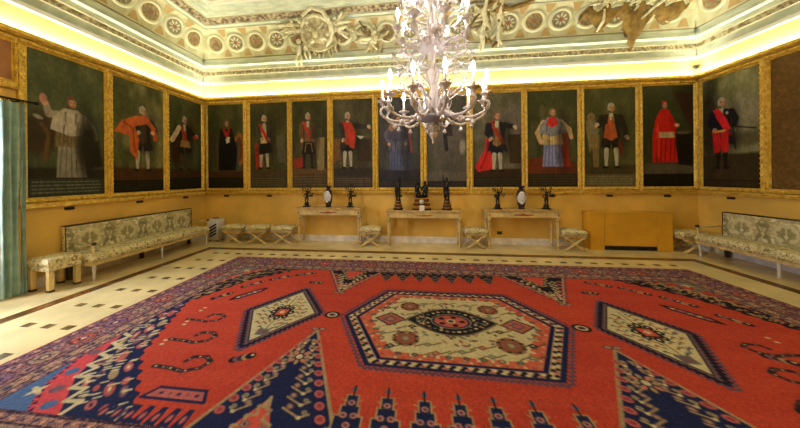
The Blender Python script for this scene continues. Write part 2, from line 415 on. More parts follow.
# gilded rails that run above and below the pictures
def sweep(mb, prof, side, mats, lo=None, hi=None, smooth=False, sub=1):
    """profile of (inset, z) swept along one wall, mitred in the corners"""
    n = len(prof)
    def P(t, d_, z):
        if side == 'back': return (d_ + t*(W-2*d_), -d_, z)
        if side == 'front': return (d_ + t*(W-2*d_), -D+d_, z)
        if side == 'left': return (d_, -d_ - t*(D-2*d_), z)
        return (W-d_, -d_ - t*(D-2*d_), z)
    vs = [P(k/sub, d_, z) for k in range(sub+1) for d_, z in prof]
    for k in range(sub):
        for i in range(n-1):
            a = k*n+i; fc = (a, a+1, a+n+1, a+n)
            if side in ('left', 'front'): fc = fc[::-1]
            mb.add([vs[j] for j in fc], [(0,1,2,3)], mats[i] if isinstance(mats, list) else mats, smooth)
rail_top = [(0, 3.615), (0.085, 3.615), (0.10, 3.63), (0.125, 3.64), (0.125, 3.69), (0.11, 3.69), (0.105, 3.645), (0, 3.64)]
rail_bot = [(0, 1.249), (0.085, 1.249), (0.09, 1.235), (0.07, 1.225), (0.06, 1.205), (0.075, 1.195), (0.07, 1.185), (0, 1.182)]
k = 1
for sd in ('back', 'left', 'right', 'front'):
    q = MB(); sweep(q, rail_top, sd, 'gold_plain'); q.build('trim_%d' % k, kind='structure'); k += 1
    if sd == 'left':
        q = MB(); q.box(0, 0.085, -3.42, -0.0, 1.183, 1.249, 'gold_plain'); q.box(0, 0.07, -3.42, 0, 1.195, 1.21, 'gold'); q.build('trim_%d' % k, kind='structure')
    else:
        q = MB(); sweep(q, rail_bot, sd, 'gold_plain'); q.build('trim_%d' % k, kind='structure')
    k += 1
# painted cove: cornice, frieze of roundels, upper band
prof = [(0,4.05),(0.035,4.07),(0.035,4.125),(0.015,4.14),(0.03,4.27),(0.055,4.28),(0.06,4.37),(0.085,4.385),(0.09,4.47),(0.14,4.50),(0.14,4.555),(0.10,4.57),(0.11,4.66),(0.135,4.68),
        (0.17,4.82),(0.24,5.02),(0.34,5.18),(0.44,5.27),(0.42,5.285),(0.50,5.31),(0.51,5.335),(0.62,5.41),(0.66,5.415),(0.68,5.44),(0.76,5.45),(0.80,5.49),(0.95,5.5)]
pm = ['cornice_grey','cornice_white','cornice_white','cornice_grey','painted_line','leafband','painted_line','cornice','cornice','cornice_grey','painted_line','cornice','painted_line',
      'frieze','frieze','frieze','frieze','painted_line','cornice','cornice_grey','leafband_dark','painted_line','cornice','cornice_grey','cornice','cornice_grey']
FR = [(0.135,4.68),(0.17,4.82),(0.24,5.02),(0.34,5.18),(0.44,5.27)]
def cove_pt(side, along, t, h):
    """point on the frieze: along the wall, t 0..1 up the frieze curve, h out of it"""
    L = [0.0]
    for a, b_ in zip(FR, FR[1:]): L.append(L[-1]+math.hypot(b_[0]-a[0], b_[1]-a[1]))
    s_ = t*L[-1]; i = max(j for j in range(len(FR)-1) if L[j] <= max(0, s_)+1e-9); i = min(i, len(FR)-2)
    u = (s_-L[i])/(L[i+1]-L[i]); dd = FR[i+1][0]-FR[i][0]; dz = FR[i+1][1]-FR[i][1]; ln = math.hypot(dd, dz)
    d_ = FR[i][0]+u*dd + h*dz/ln; z = FR[i][1]+u*dz - h*dd/ln
    if side == 'back': return (along, -d_, z)
    if side == 'left': return (d_, -along, z)
    if side == 'right': return (W-d_, -along, z)
    return (along, -D+d_, z)
def roundel(mb, side, c, idx):
    Ls = 0.74; R = 0.25; n = 24
    def ringpts(r, h): return [cove_pt(side, c+r*math.cos(2*PI*j/n), 0.5+r*math.sin(2*PI*j/n)/Ls, h) for j in range(n)]
    A = [ringpts(R, 0.004), ringpts(R-0.02, 0.03), ringpts(R-0.06, 0.03), ringpts(R-0.075, 0.012)]
    vs = sum(A, []); fs = [(j*n+i, j*n+(i+1)%n, (j+1)*n+(i+1)%n, (j+1)*n+i) for j in range(3) for i in range(n)]
    mb.add(vs, fs, 'ring', True)
    B = ringpts(R-0.07, 0.013) ; Cn = cove_pt(side, c, 0.5, 0.015)
    mb.add(B+[Cn], [(i, (i+1)%n, n) for i in range(n)], 'disc_grey' if idx % 2 else 'disc_tan')
    for k_ in range(8):
        a = 2*PI*k_/8
        pts = [(0.03, a), (0.1, a-0.25), (0.15, a), (0.1, a+0.25)]
        mb.add([cove_pt(side, c+r*math.cos(q_), 0.5+r*math.sin(q_)/Ls, 0.022) for r, q_ in pts], [(0,1,2,3)], 'ring' if idx % 2 else 'disc_grey')
    pts = [cove_pt(side, c+0.05*math.cos(2*PI*j/8), 0.5+0.05*math.sin(2*PI*j/8)/Ls, 0.028) for j in range(8)]
    mb.add(pts, [tuple(range(8))], 'rosette')
    for sg in (1, -1):      # spandrels between two roundels
        cc = c+0.2725
        mb.add([cove_pt(side, cc-0.11, 0.5+sg*0.46, 0.006), cove_pt(side, cc+0.11, 0.5+sg*0.46, 0.006), cove_pt(side, cc+0.03, 0.5+sg*0.22, 0.006), cove_pt(side, cc-0.03, 0.5+sg*0.22, 0.006)], [(0,1,2,3)], 'spandrel')
for sd in ('back', 'left', 'right', 'front'):
    q = MB(); sweep(q, prof, sd, pm)
    Lw = W if sd in ('back', 'front') else D
    n = int((Lw-1.1)/0.545)+1
    if sd != 'front':
        for i in range(n): roundel(q, sd, 0.57+0.545*i, i)
    # small leaf-and-dart bosses on the lower band
    q.build('trim_%d' % k, kind='structure'); k += 1
q = MB(); q.box(-TH, W+TH, -D-TH, TH, 5.5, 5.7, 'ceil')
for i, (a, wd) in enumerate(((0.98, 0.04), (1.12, 0.02), (1.45, 0.03))):
    for x0, x1, y0, y1 in ((a, W-a, -a-wd, -a), (a, W-a, -D+a, -D+a+wd), (a, a+wd, -D+a, -a), (W-a-wd, W-a, -D+a, -a)):
        q.box(x0, x1, y0, y1, 5.494, 5.501, 'ceil_line' if i != 0 else 'cornice_white')
q.build('ceiling', kind='structure')
# ------------------------------------------------------------------ PORTRAITS
AY = 2.13      # a canvas is 1 wide and 2.13 tall in painter units
def canvas(seed, c, c2=None, floor=(56, 40, 26), fy=1.72, cap=1.88, capc=(34, 30, 22), text=(104, 98, 70), res=(92, 190)):
    c = np.array(c)*1.25+np.array([4, 6, 0]); c2 = None if c2 is None else np.array(c2)*1.25+np.array([4, 6, 0])
    p = Pic(res[0], res[1], 1.0, AY, c)
    n1 = vnoise(res[1], res[0], 4, seed); n2 = vnoise(res[1], res[0], 9, seed+50)
    if c2 is not None: p.mix(np.clip((n1*0.7+n2*0.5-0.35)*1.6, 0, 1), c2)
    p.mix(np.clip((p.Y-fy)/0.05+0.5, 0, 1), floor)
    p.seed = seed; p.cap = cap; p.capc = capc; p.text = text
    return p
def finish(p):
    """inscription band with rows of small illegible painted lettering, and brushwork"""
    if p.cap < AY:
        p.mix(np.clip((p.Y-p.cap)/0.01+0.5, 0, 1), p.capc)
        r = np.random.default_rng(p.seed+9); rows = 4
        for j in range(rows):
            y = p.cap+0.04+(AY-p.cap-0.06)*j/rows; x = 0.05
            while x < 0.93:
                L = 0.02+0.05*r.random(); p.line([(x, y+0.008), (min(0.95, x+L), y+0.008)], 0.008, p.text, alpha=0.8); x += L+0.025
    n = vnoise(p.H, p.W, 40, p.seed+3); n2 = vnoise(p.H, p.W, 14, p.seed+4)
    p.a *= (0.84+0.2*n+0.12*n2)[..., None]
    return p.a
def head(p, x, y, r=0.085, face=(206, 152, 118), wig=(204, 200, 186), hat=None, turn=0.02):
    r = r*0.88; wig = tuple(int(v*0.78) for v in wig); face = tuple(int(v*0.92) for v in face)
    p.ell(x, y-0.02, r*0.88, r*1.05, wig); p.ell(x-r*0.62, y+0.03, r*0.26, r*0.42, wig); p.ell(x+r*0.66, y+0.03, r*0.24, r*0.42, wig)
    p.ell(x+turn, y+0.014, r*0.66, r*0.92, face); p.ell(x+turn+r*0.35, y+0.03, r*0.3, r*0.7, tuple(int(v*0.78) for v in face), alpha=0.6)
    p.ell(x+turn-0.025, y, 0.011, 0.007, (62, 44, 36)); p.ell(x+turn+0.025, y, 0.011, 0.007, (62, 44, 36))
    p.line([(x+turn+0.004, y+0.005), (x+turn+0.006, y+0.035)], 0.006, (176, 118, 90)); p.line([(x+turn-0.015, y+0.055), (x+turn+0.017, y+0.055)], 0.006, (150, 70, 60))
    if hat: p.ell(x, y-r*0.85, r*0.7, r*0.3, hat)
def folds(p, x, y0, w, y1):
    """painted modelling of the cloth: soft dark folds and a dim far side"""
    r = np.random.default_rng(p.seed+30)
    p.ell(x+w*0.75, (y0+y1)/2, w*0.45, (y1-y0)*0.6, (30, 26, 22), soft=0.9, alpha=0.55)
    for i in range(9):
        a = x+(r.random()*2-1)*w*0.75; b = y0+(y1-y0)*r.random()*0.75
        p.line([(a, b), (a+0.03*(r.random()-0.5), b+0.12), (a+0.05*(r.random()-0.5), b+0.2)], 0.012, (34, 28, 24), 0.004, alpha=0.45)
def man(p, x, y, coat, breech, stock, sash=None, vest=None, h=1.32, face=(206,152,118), wig=(204,200,186), la=None, ra=None, cuff=(176,168,148), shoe=(24,20,18), lean=0.0, step=0.07, sashdir=1):
    """standing figure in coat, breeches and stockings; y is the middle of the head"""
    k = h/1.32; sh = y+0.16*k; wa = y+0.55*k; kn = y+0.86*k; ft = y+1.2*k; xb = x+lean
    for sx, st in ((-1, -step), (1, step)):
        hx = xb+0.06*sx*k; fx = xb+st*k+0.03*sx
        p.line([(hx, wa), (fx, kn)], 0.085*k, breech, 0.06*k)
        p.line([(fx, kn), (fx+0.005*sx, kn+0.14*k), (fx+0.01*sx, ft)], 0.048*k, stock, 0.026*k)
        p.ell(fx+0.025*sx, ft+0.015, 0.055*k, 0.024*k, shoe)
    p.poly([(x-0.19*k, sh+0.05), (x-0.09*k, sh-0.03), (x+0.09*k, sh-0.03), (x+0.19*k, sh+0.05), (xb+0.15*k, wa-0.05), (xb+0.22*k, kn-0.05), (xb+0.05*k, kn-0.12), (xb, wa+0.05), (xb-0.05*k, kn-0.12), (xb-0.2*k, kn-0.06), (xb-0.14*k, wa-0.05)], coat)
    if vest: p.poly([(x-0.05*k, sh), (x+0.05*k, sh), (xb+0.09*k, wa+0.08), (xb, wa+0.14), (xb-0.09*k, wa+0.08)], vest)
    if sash: p.line([(x-0.12*k*sashdir, sh), (x+0.0, sh+0.2*k), (xb+0.13*k*sashdir, wa+0.05)], 0.04*k, sash)
    for pts, s_ in ((la, -1), (ra, 1)):
        pts = pts or [(0.24*s_, 0.36), (0.17*s_, 0.56)]
        P = [(x+0.165*s_*k, sh+0.05)] + [(x+a*k, y+b*k) for a, b in pts]
        p.line(P, 0.065*k, coat, 0.042*k)
        p.ell(P[-1][0], P[-1][1], 0.042*k, 0.038*k, cuff); p.ell(P[-1][0]+0.02*s_, P[-1][1]+0.03, 0.03*k, 0.035*k, face)
    p.poly([(x-0.04, sh-0.05), (x+0.04, sh-0.05), (x+0.03, sh+0.1), (x-0.03, sh+0.1)], cuff)
    folds(p, x, sh, 0.26*k, kn)
    head(p, x, y, 0.085*k, face, wig)
def prelate(p, x, y, cape, lace, skirt, h=1.32, face=(206,152,118), wig=(90,76,64), hat=None, la=None, ra=None, train=None, inner=None, armc=None):
    k = h/1.32; sh = y+0.14*k; wa = y+0.5*k; ft = y+1.22*k
    if train: p.poly([(x+0.1*k, sh+0.1), (x+0.3*k, sh+0.3), (x+0.36*k, ft), (x+0.1*k, ft+0.02)], train)
    p.poly([(x-0.16*k, wa), (x+0.16*k, wa), (x+0.22*k, ft), (x-0.2*k, ft)], skirt)
    for j in range(5): p.line([(x-0.12*k+0.06*j*k, wa+0.2), (x-0.16*k+0.08*j*k, ft)], 0.008, tuple(int(v*0.72) for v in skirt))
    p.poly([(x-0.18*k, sh+0.15), (x+0.18*k, sh+0.15), (x+0.22*k, wa+0.22), (x-0.22*k, wa+0.22)], lace)
    for j in range(9): p.line([(x-0.2*k+0.05*j*k, wa+0.02), (x-0.21*k+0.053*j*k, wa+0.21)], 0.007, tuple(int(v*0.8) for v in lace))
    for pts, s_ in ((la, -1), (ra, 1)):
        pts = pts or [(0.28*s_, 0.38), (0.2*s_, 0.58)]
        P = [(x+0.17*s_*k, sh+0.09)] + [(x+a*k, y+b*k) for a, b in pts]
        p.line(P, 0.065*k, armc or lace, 0.04*k); p.ell(P[-1][0], P[-1][1]+0.015, 0.036*k, 0.042*k, face)
    p.poly([(x-0.1*k, sh-0.03), (x+0.1*k, sh-0.03), (x+0.24*k, sh+0.14), (x+0.27*k, sh+0.32), (x, sh+0.4), (x-0.27*k, sh+0.32), (x-0.24*k, sh+0.14)], cape)
    if inner: p.poly([(x-0.07*k, sh-0.03), (x+0.07*k, sh-0.03), (x+0.13*k, sh+0.13), (x, sh+0.2), (x-0.13*k, sh+0.13)], inner)
    folds(p, x, sh, 0.28*k, ft)
    head(p, x, y, 0.085*k, face, wig, hat)

def pic_grey_prelate():
    p = canvas(1, (50, 54, 40), (70, 70, 50), (44, 38, 26), 1.7, 1.86, (52, 54, 46), (128, 128, 104))
    p.ell(0.15, 1.2, 0.22, 0.32, (62, 48, 32), soft=0.6); p.poly([(0.62, 0.95), (0.9, 1.2), (0.98, 1.66), (0.6, 1.7)], (30, 28, 22), 0.05)
    prelate(p, 0.52, 0.66, (176, 164, 148), (118, 100, 70), (134, 128, 114), 1.28, la=[(-0.28, 0.24), (-0.33, 0.06)], ra=[(0.30, 0.36), (0.35, 0.54)], hat=(120, 56, 46), wig=(120, 104, 90), armc=(150, 138, 120))
    p.ell(0.18, 0.68, 0.045, 0.075, (186, 130, 116)); p.ell(0.12, 0.96, 0.06, 0.03, (140, 134, 116), 0.4); p.line([(0.16, 1.05), (0.24, 1.2), (0.2, 1.6)], 0.025, (92, 66, 40)); p.ell(0.76, 1.32, 0.14, 0.4, (34, 32, 26), soft=0.8)
    return finish(p)
def pic_orange_cloak():
    p = canvas(2, (52, 52, 32), (98, 92, 62), (70, 46, 26), 1.66, 1.9, (26, 24, 18), (60, 56, 40))
    p.ell(0.8, 0.75, 0.3, 0.3, (112, 106, 76), soft=0.9)
    man(p, 0.55, 0.52, (40, 36, 30), (34, 30, 28), (170, 160, 140), h=1.28, la=[(-0.2, 0.3), (-0.08, 0.45)], ra=[(0.26, 0.34), (0.28, 0.46)], vest=(70, 54, 40))
    p.poly([(0.62, 0.62), (0.42, 0.64), (0.16, 0.78), (0.02, 1.0), (0.3, 1.05), (0.3, 1.35), (0.44, 1.5), (0.48, 1.1), (0.4, 0.85), (0.7, 0.75)], (186, 92, 44))
    p.line([(0.62, 0.66), (0.78, 0.85), (0.82, 1.05)], 0.05, (176, 84, 42)); p.line([(0.2, 0.8), (0.36, 0.9), (0.4, 1.35)], 0.02, (146, 66, 30))
    head(p, 0.55, 0.52, 0.085); p.ell(0.76, 0.93, 0.045, 0.04, (212, 160, 126))
    return finish(p)
def pic_cream_sleeve():
    p = canvas(3, (40, 42, 28), (58, 58, 38), (62, 42, 28), 1.68, 1.86, (24, 22, 16), (52, 50, 36))
    p.ell(0.78, 0.5, 0.26, 0.3, (70, 66, 38), soft=0.8); p.ell(0.22, 1.15, 0.16, 0.4, (54, 34, 22), soft=0.5)
    man(p, 0.46, 0.5, (34, 28, 24), (30, 26, 24), (70, 52, 40), sash=(176, 46, 36), h=1.26, la=[(-0.28, 0.36), (-0.32, 0.5)], ra=[(0.26, 0.32), (0.4, 0.34)], vest=(120, 88, 52))
    p.line([(0.3, 0.7), (0.2, 0.86), (0.1, 1.0)], 0.06, (196, 172, 132)); p.poly([(0.36, 0.98), (0.6, 0.98), (0.64, 1.14), (0.32, 1.14)], (150, 112, 66))
    p.ell(0.8, 0.86, 0.06, 0.05, (176, 50, 40))
    return finish(p)
def pic_black_gown():
    p = canvas(4, (44, 44, 28), (62, 58, 38), (70, 46, 30), 1.7, 1.86, (26, 24, 18), (56, 52, 38))
    p.poly([(0.02, 0.72), (0.22, 0.72), (0.24, 1.6), (0.02, 1.6)], (64, 56, 40)); p.ell(0.88, 1.15, 0.16, 0.42, (146, 96, 54)); p.ell(0.88, 1.15, 0.1, 0.3, (104, 62, 40))
    p.poly([(0.68, 0.95), (0.84, 0.95), (0.86, 1.65), (0.7, 1.65)], (52, 70, 78))
    p.poly([(0.36, 0.62), (0.68, 0.62), (0.82, 1.15), (0.78, 1.68), (0.3, 1.68), (0.3, 1.1)], (22, 20, 22))
    p.line([(0.42, 0.7), (0.36, 0.95), (0.48, 0.98)], 0.06, (26, 24, 26), 0.04); p.line([(0.62, 0.7), (0.7, 0.9), (0.6, 0.8)], 0.06, (26, 24, 26), 0.04)
    p.line([(0.46, 0.66), (0.56, 0.86)], 0.04, (170, 44, 38)); p.line([(0.6, 0.62), (0.56, 0.8)], 0.03, (160, 40, 36))
    p.ell(0.58, 0.86, 0.05, 0.035, (214, 190, 166)); p.poly([(0.5, 0.88), (0.6, 0.84), (0.62, 0.96), (0.53, 1.0)], (206, 200, 180))
    head(p, 0.52, 0.48, 0.085, wig=(120, 104, 88))
    return finish(p)
def pic_red_chair():
    p = canvas(5, (42, 42, 28), (60, 54, 34), (72, 58, 42), 1.68, 1.84, (64, 58, 42), (116, 104, 74))
    p.ell(0.68, 0.4, 0.26, 0.34, (58, 54, 30), soft=0.6); p.poly([(0.12, 1.0), (0.34, 1.0), (0.36, 1.6), (0.16, 1.66)], (150, 46, 34)); p.poly([(0.7, 0.85), (0.92, 0.78), (0.95, 1.5), (0.74, 1.5)], (86, 80, 62))
    man(p, 0.38, 0.4, (70, 62, 50), (20, 18, 20), (170, 160, 140), sash=(186, 46, 40), vest=(196, 176, 134), h=1.34, ra=[(0.2, 0.36), (0.12, 0.5)], la=[(-0.16, 0.36), (-0.05, 0.48)], step=0.05)
    p.poly([(0.26, 1.02), (0.56, 1.0), (0.6, 1.24), (0.26, 1.3)], (24, 20, 20))
    return finish(p)
def pic_gold_coat():
    p = canvas(6, (40, 38, 24), (56, 50, 32), (96, 70, 42), 1.66, 1.8, (74, 60, 40), (126, 104, 66))
    p.poly([(0.04, 1.42), (0.32, 1.36), (0.36, 1.62), (0.06, 1.66)], (140, 48, 30)); p.poly([(0.66, 0.9), (0.92, 0.9), (0.9, 1.7), (0.72, 1.7)], (130, 112, 74)); p.ell(0.72, 0.78, 0.14, 0.1, (70, 64, 48))
    man(p, 0.45, 0.38, (104, 74, 44), (24, 20, 20), (34, 28, 26), sash=(190, 54, 40), vest=(120, 84, 48), h=1.36, la=[(-0.2, 0.38), (-0.16, 0.56)], ra=[(0.2, 0.4), (0.14, 0.56)])
    p.poly([(0.32, 1.0), (0.58, 1.0), (0.66, 1.3), (0.28, 1.3)], (26, 22, 20)); p.line([(0.36, 1.25), (0.4, 1.04), (0.54, 1.04), (0.58, 1.25)], 0.012, (130, 96, 50))
    return finish(p)
def pic_red_coat_pointing():
    p = canvas(7, (46, 42, 34), (66, 58, 44), (52, 46, 42), 1.66, 1.86, (62, 54, 50), (120, 104, 84))
    p.poly([(0.0, 0.95), (0.18, 0.95), (0.18, 1.45), (0.02, 1.5)], (110, 76, 46)); p.poly([(0.6, 0.95), (0.96, 0.95), (0.96, 1.5), (0.62, 1.5)], (56, 44, 36))
    man(p, 0.37, 0.4, (52, 46, 44), (22, 20, 24), (170, 160, 140), sash=(180, 46, 36), vest=(158, 66, 40), h=1.36, la=[(-0.14, 0.34), (-0.1, 0.55)], ra=[(0.36, 0.26), (0.52, 0.26)], step=0.04)
    p.poly([(0.27, 0.55), (0.46, 0.55), (0.58, 0.8), (0.54, 1.2), (0.42, 1.15), (0.36, 0.85)], (172, 52, 38)); p.poly([(0.6, 0.88), (0.8, 0.9), (0.7, 0.97)], (190, 184, 172))
    return finish(p)
def pic_blue_prelate():
    p = canvas(8, (46, 44, 48), (60, 56, 58), (50, 48, 56), 1.7, 1.95, (44, 42, 46), (78, 76, 78))
    p.poly([(0.12, 0.8), (0.3, 0.76), (0.26, 1.15), (0.08, 1.1)], (80, 58, 50))
    prelate(p, 0.46, 0.52, (74, 72, 96), (96, 96, 112), (84, 88, 122), 1.3, train=(66, 68, 98))
    p.line([(0.72, 0.7), (0.8, 1.3)], 0.02, (140, 60, 54)); p.ell(0.32, 0.72, 0.07, 0.09, (150, 110, 88))
    return finish(p)
def pic_grey_rider():
    p = canvas(9, (54, 50, 50), (70, 64, 60), (96, 88, 80), 1.78, 1.99, (44, 40, 42), (70, 66, 64))
    p.ell(0.55, 1.0, 0.34, 0.22, (92, 84, 78), soft=0.4); p.line([(0.8, 0.95), (0.9, 0.7), (0.96, 0.85)], 0.08, (92, 84, 78), 0.04)
    for xx in (0.34, 0.44, 0.7, 0.78): p.line([(xx, 1.1), (xx+0.03, 1.4), (xx-0.02, 1.7)], 0.05, (84, 76, 70), 0.025)
    p.poly([(0.44, 0.55), (0.62, 0.55), (0.66, 0.95), (0.42, 0.95)], (52, 44, 46)); p.line([(0.46, 0.9), (0.5, 1.25)], 0.05, (40, 36, 38))
    head(p, 0.53, 0.44, 0.075); p.ell(0.9, 1.2, 0.08, 0.16, (146, 138, 126), soft=0.6)
    return finish(p)
def pic_red_mantle():
    p = canvas(10, (60, 56, 46), (82, 76, 66), (58, 40, 28), 1.72, 1.9, (40, 34, 26), (76, 66, 48))
    p.ell(0.82, 0.7, 0.24, 0.4, (100, 92, 86), soft=0.8); p.poly([(0.72, 0.95), (0.98, 0.95), (0.98, 1.6), (0.76, 1.6)], (60, 44, 30))
    p.poly([(0.46, 0.6), (0.34, 0.66), (0.24, 1.3), (0.04, 1.66), (0.1, 1.78), (0.44, 1.72), (0.46, 1.2)], (190, 40, 40)); p.line([(0.36, 0.8), (0.28, 1.4), (0.16, 1.7)], 0.02, (140, 24, 26))
    man(p, 0.5, 0.52, (30, 30, 42), (26, 26, 36), (170, 160, 140), vest=(140, 104, 60), h=1.34, ra=[(0.3, 0.24), (0.36, 0.25)], la=[(-0.2, 0.38), (-0.12, 0.5)], step=0.03, sash=(150, 50, 40), wig=(170, 120, 96))
    return finish(p)
def pic_grey_blue_prelate():
    p = canvas(11, (44, 44, 28), (58, 56, 38), (92, 46, 28), 1.6, 1.84, (48, 40, 28), (86, 74, 50))
    p.ell(0.14, 0.85, 0.08, 0.2, (74, 70, 44)); p.ell(0.76, 0.6, 0.1, 0.3, (70, 66, 44), soft=0.5); p.poly([(0.02, 1.5), (0.4, 1.46), (0.42, 1.72), (0.02, 1.8)], (104, 46, 28)); p.ell(0.3, 0.5, 0.06, 0.2, (88, 80, 52))
    prelate(p, 0.5, 0.48, (124, 124, 134), (190, 162, 112), (126, 130, 176), 1.3, inner=(190, 44, 40), wig=(150, 126, 100), train=(164, 44, 30), la=[(-0.3, 0.46), (-0.24, 0.66)], ra=[(0.34, 0.4), (0.38, 0.56)])
    return finish(p)
def pic_brown_waistcoat():
    p = canvas(12, (48, 48, 28), (66, 62, 38), (70, 60, 40), 1.66, 1.86, (96, 90, 62), (148, 140, 104))
    p.poly([(0.02, 0.7), (0.2, 0.62), (0.3, 0.9), (0.1, 1.4)], (120, 112, 84)); p.poly([(0.14, 1.0), (0.3, 1.0), (0.28, 1.7), (0.18, 1.7)], (126, 104, 62)); p.ell(0.14, 0.62, 0.08, 0.1, (124, 104, 76))
    man(p, 0.53, 0.42, (40, 34, 26), (22, 18, 16), (170, 160, 140), vest=(170, 88, 44), h=1.4, la=[(-0.22, 0.36), (-0.26, 0.34)], ra=[(0.24, 0.4), (0.28, 0.6)], step=0.06)
    p.poly([(0.42, 0.78), (0.6, 0.78), (0.66, 1.08), (0.38, 1.08)], (166, 80, 42)); p.poly([(0.68, 1.05), (0.78, 1.3), (0.72, 1.5), (0.66, 1.3)], (96, 44, 26))
    return finish(p)
def pic_red_cardinal():
    p = canvas(13, (36, 38, 24), (46, 46, 30), (86, 78, 62), 1.64, 1.86, (24, 20, 14), (48, 42, 30))
    p.poly([(0.6, 0.1), (0.98, 0.2), (0.98, 0.95), (0.8, 0.6)], (58, 36, 28), 0.05); p.poly([(0.66, 1.0), (0.98, 0.98), (0.98, 1.7), (0.7, 1.66)], (30, 24, 18)); p.ell(0.8, 1.0, 0.14, 0.03, (110, 90, 66))
    p.poly([(0.36, 0.5), (0.52, 0.5), (0.66, 0.8), (0.64, 1.2), (0.7, 1.62), (0.2, 1.62), (0.2, 1.1), (0.26, 0.7)], (190, 34, 24))
    for a in (0.28, 0.36, 0.44, 0.54, 0.62): p.line([(a+0.03, 1.05), (a, 1.6)], 0.012, (132, 18, 14))
    p.poly([(0.3, 0.98), (0.62, 0.98), (0.64, 1.1), (0.3, 1.1)], (190, 164, 120)); p.line([(0.56, 0.7), (0.6, 0.9), (0.68, 0.86)], 0.06, (176, 30, 22), 0.04); p.ell(0.68, 0.84, 0.05, 0.035, (214, 170, 136))
    p.line([(0.3, 0.75), (0.32, 1.5)], 0.02, (214, 52, 36))
    head(p, 0.43, 0.4, 0.08, hat=(180, 30, 26), wig=(80, 64, 52))
    return finish(p)
def pic_officer():
    p = canvas(14, (66, 64, 42), (112, 108, 84), (58, 48, 30), 1.5, 1.98, (40, 32, 20), (64, 52, 34))
    p.ell(0.12, 0.9, 0.2, 0.9, (48, 44, 28), soft=0.8); p.ell(0.74, 0.75, 0.3, 0.35, (132, 126, 104), soft=0.9); p.ell(0.75, 1.25, 0.3, 0.12, (92, 84, 58), soft=0.6)
    man(p, 0.36, 0.5, (24, 24, 34), (196, 34, 34), (26, 22, 22), sash=(206, 36, 44), h=1.36, ra=[(0.24, 0.34), (0.2, 0.52)], la=[(-0.2, 0.36), (-0.12, 0.5)], step=0.03, shoe=(18, 16, 16))
    p.line([(0.26, 1.08), (0.27, 1.4)], 0.068, (186, 34, 34)); p.line([(0.41, 1.08), (0.42, 1.4)], 0.068, (186, 34, 34)); p.line([(0.28, 0.66), (0.4, 0.84), (0.46, 1.0)], 0.055, (206, 36, 44)); p.ell(0.46, 0.72, 0.025, 0.03, (170, 160, 140))
    p.line([(0.52, 0.98), (0.92, 1.08)], 0.012, (40, 34, 30)); p.line([(0.24, 1.05), (0.42, 1.05)], 0.02, (200, 160, 70)); p.line([(0.56, 1.0), (0.6, 1.4)], 0.02, (40, 36, 36))
    return finish(p)
def pic_bare():
    p = canvas(15, (74, 52, 30), (84, 60, 36), (74, 52, 30), 3, 3)
    n = vnoise(p.H, p.W, 60, 77); p.a *= (0.85+0.3*n)[..., None]
    return p.a
def frame_mesh(w, h, sides):
    """mitred carved frame in local coords: x across, z up, y<0 towards the room. sides = widths (left, right, bottom, top)"""
    l, r, b_, t = sides; q = MB()
    def ring(u, y):     # u 0 outer .. 1 inner
        return [(l*u, y, b_*u), (w-r*u, y, b_*u), (w-r*u, y, h-t*u), (l*u, y, h-t*u)]
    prof_ = [(0, 0.0), (0, -0.05), (0.12, -0.062), (0.3, -0.075), (0.5, -0.08), (0.66, -0.07), (0.72, -0.05), (0.86, -0.056), (1.0, -0.036), (1.0, 0.0)]
    rs = [ring(u, y) for u, y in prof_]
    for i in range(len(rs)-1):
        for a in range(4):
            b2 = (a+1) % 4
            q.add([rs[i][a], rs[i+1][a], rs[i+1][b2], rs[i][b2]], [(3,2,1,0)], 'gold' if i in (2,3,4) else 'gold_plain')
    # carved beads run along the crest of the frame
    for (x0, z0, x1, z1) in ((l/2, b_/2, w-r/2, b_/2), (l/2, h-t/2, w-r/2, h-t/2), (l/2, b_/2, l/2, h-t/2), (w-r/2, b_/2, w-r/2, h-t/2)):
        Ln = math.hypot(x1-x0, z1-z0); n = max(2, int(Ln/0.085))
        for i in range(n):
            u = (i+0.5)/n; q.ball((x0+(x1-x0)*u, -0.078, z0+(z1-z0)*u), 0.017, 'gold', 6, 4, (1.0, 0.7, 1.0))
    return q
Z0, Z1 = 1.252, 3.612; CZ0, CZ1 = 1.335, 3.512
def painting(side, cell, can, img, label, name='portrait_painting', group=None, z=(Z0, Z1, CZ0, CZ1), mat='canvas'):
    """cell and can are the frame's and the canvas's extent along the wall, in the order seen from the room"""
    w = abs(cell[1]-cell[0]); z0, z1, cz0, cz1 = z
    if side == 'back': loc, rz = (cell[0], -0.002, z0), 0
    elif side == 'left': loc, rz = (0.002, cell[0], z0), PI/2
    else: loc, rz = (W-0.002, cell[0], z0), -PI/2
    t = thing(name, label, 'painting', loc, rz, group)
    l = abs(can[0]-cell[0]); r = abs(cell[1]-can[1])
    frame_mesh(w, z1-z0, (l, r, cz0-z0, z1-cz1)).build('frame', t)
    if img is None:
        q = MB(); q.box(l-0.004, w-r+0.004, -0.03, -0.004, cz0-z0, cz1-z0, mat); q.build('canvas', t)
    else:
        grid_obj('canvas', (l-0.003, -0.03, cz1-z0+0.003), (w-l-r+0.006, 0, 0), (0, 0, -(cz1-cz0+0.006)), img, 'canvas', t, extra_edge=(0, 0.026, 0))
    return t
def plaque(side, a, label):
    if side == 'back': loc, rz = (a, -0.001, 1.13), 0
    elif side == 'left': loc, rz = (0.001, a, 1.13), PI/2
    else: loc, rz = (W-0.001, a, 1.13), -PI/2
    q = MB(); q.box(-0.06, 0.06, -0.028, 0, -0.022, 0.022, 'black'); q.box(-0.045, 0.045, -0.032, -0.027, -0.012, 0.012, 'black_bronze')
    o = q.build('picture_plaque', bevel=0.004); o.location = loc; o.rotation_euler = (0, 0, rz)
    tag(o, label, 'plaque', 'small black plaques under the portraits')
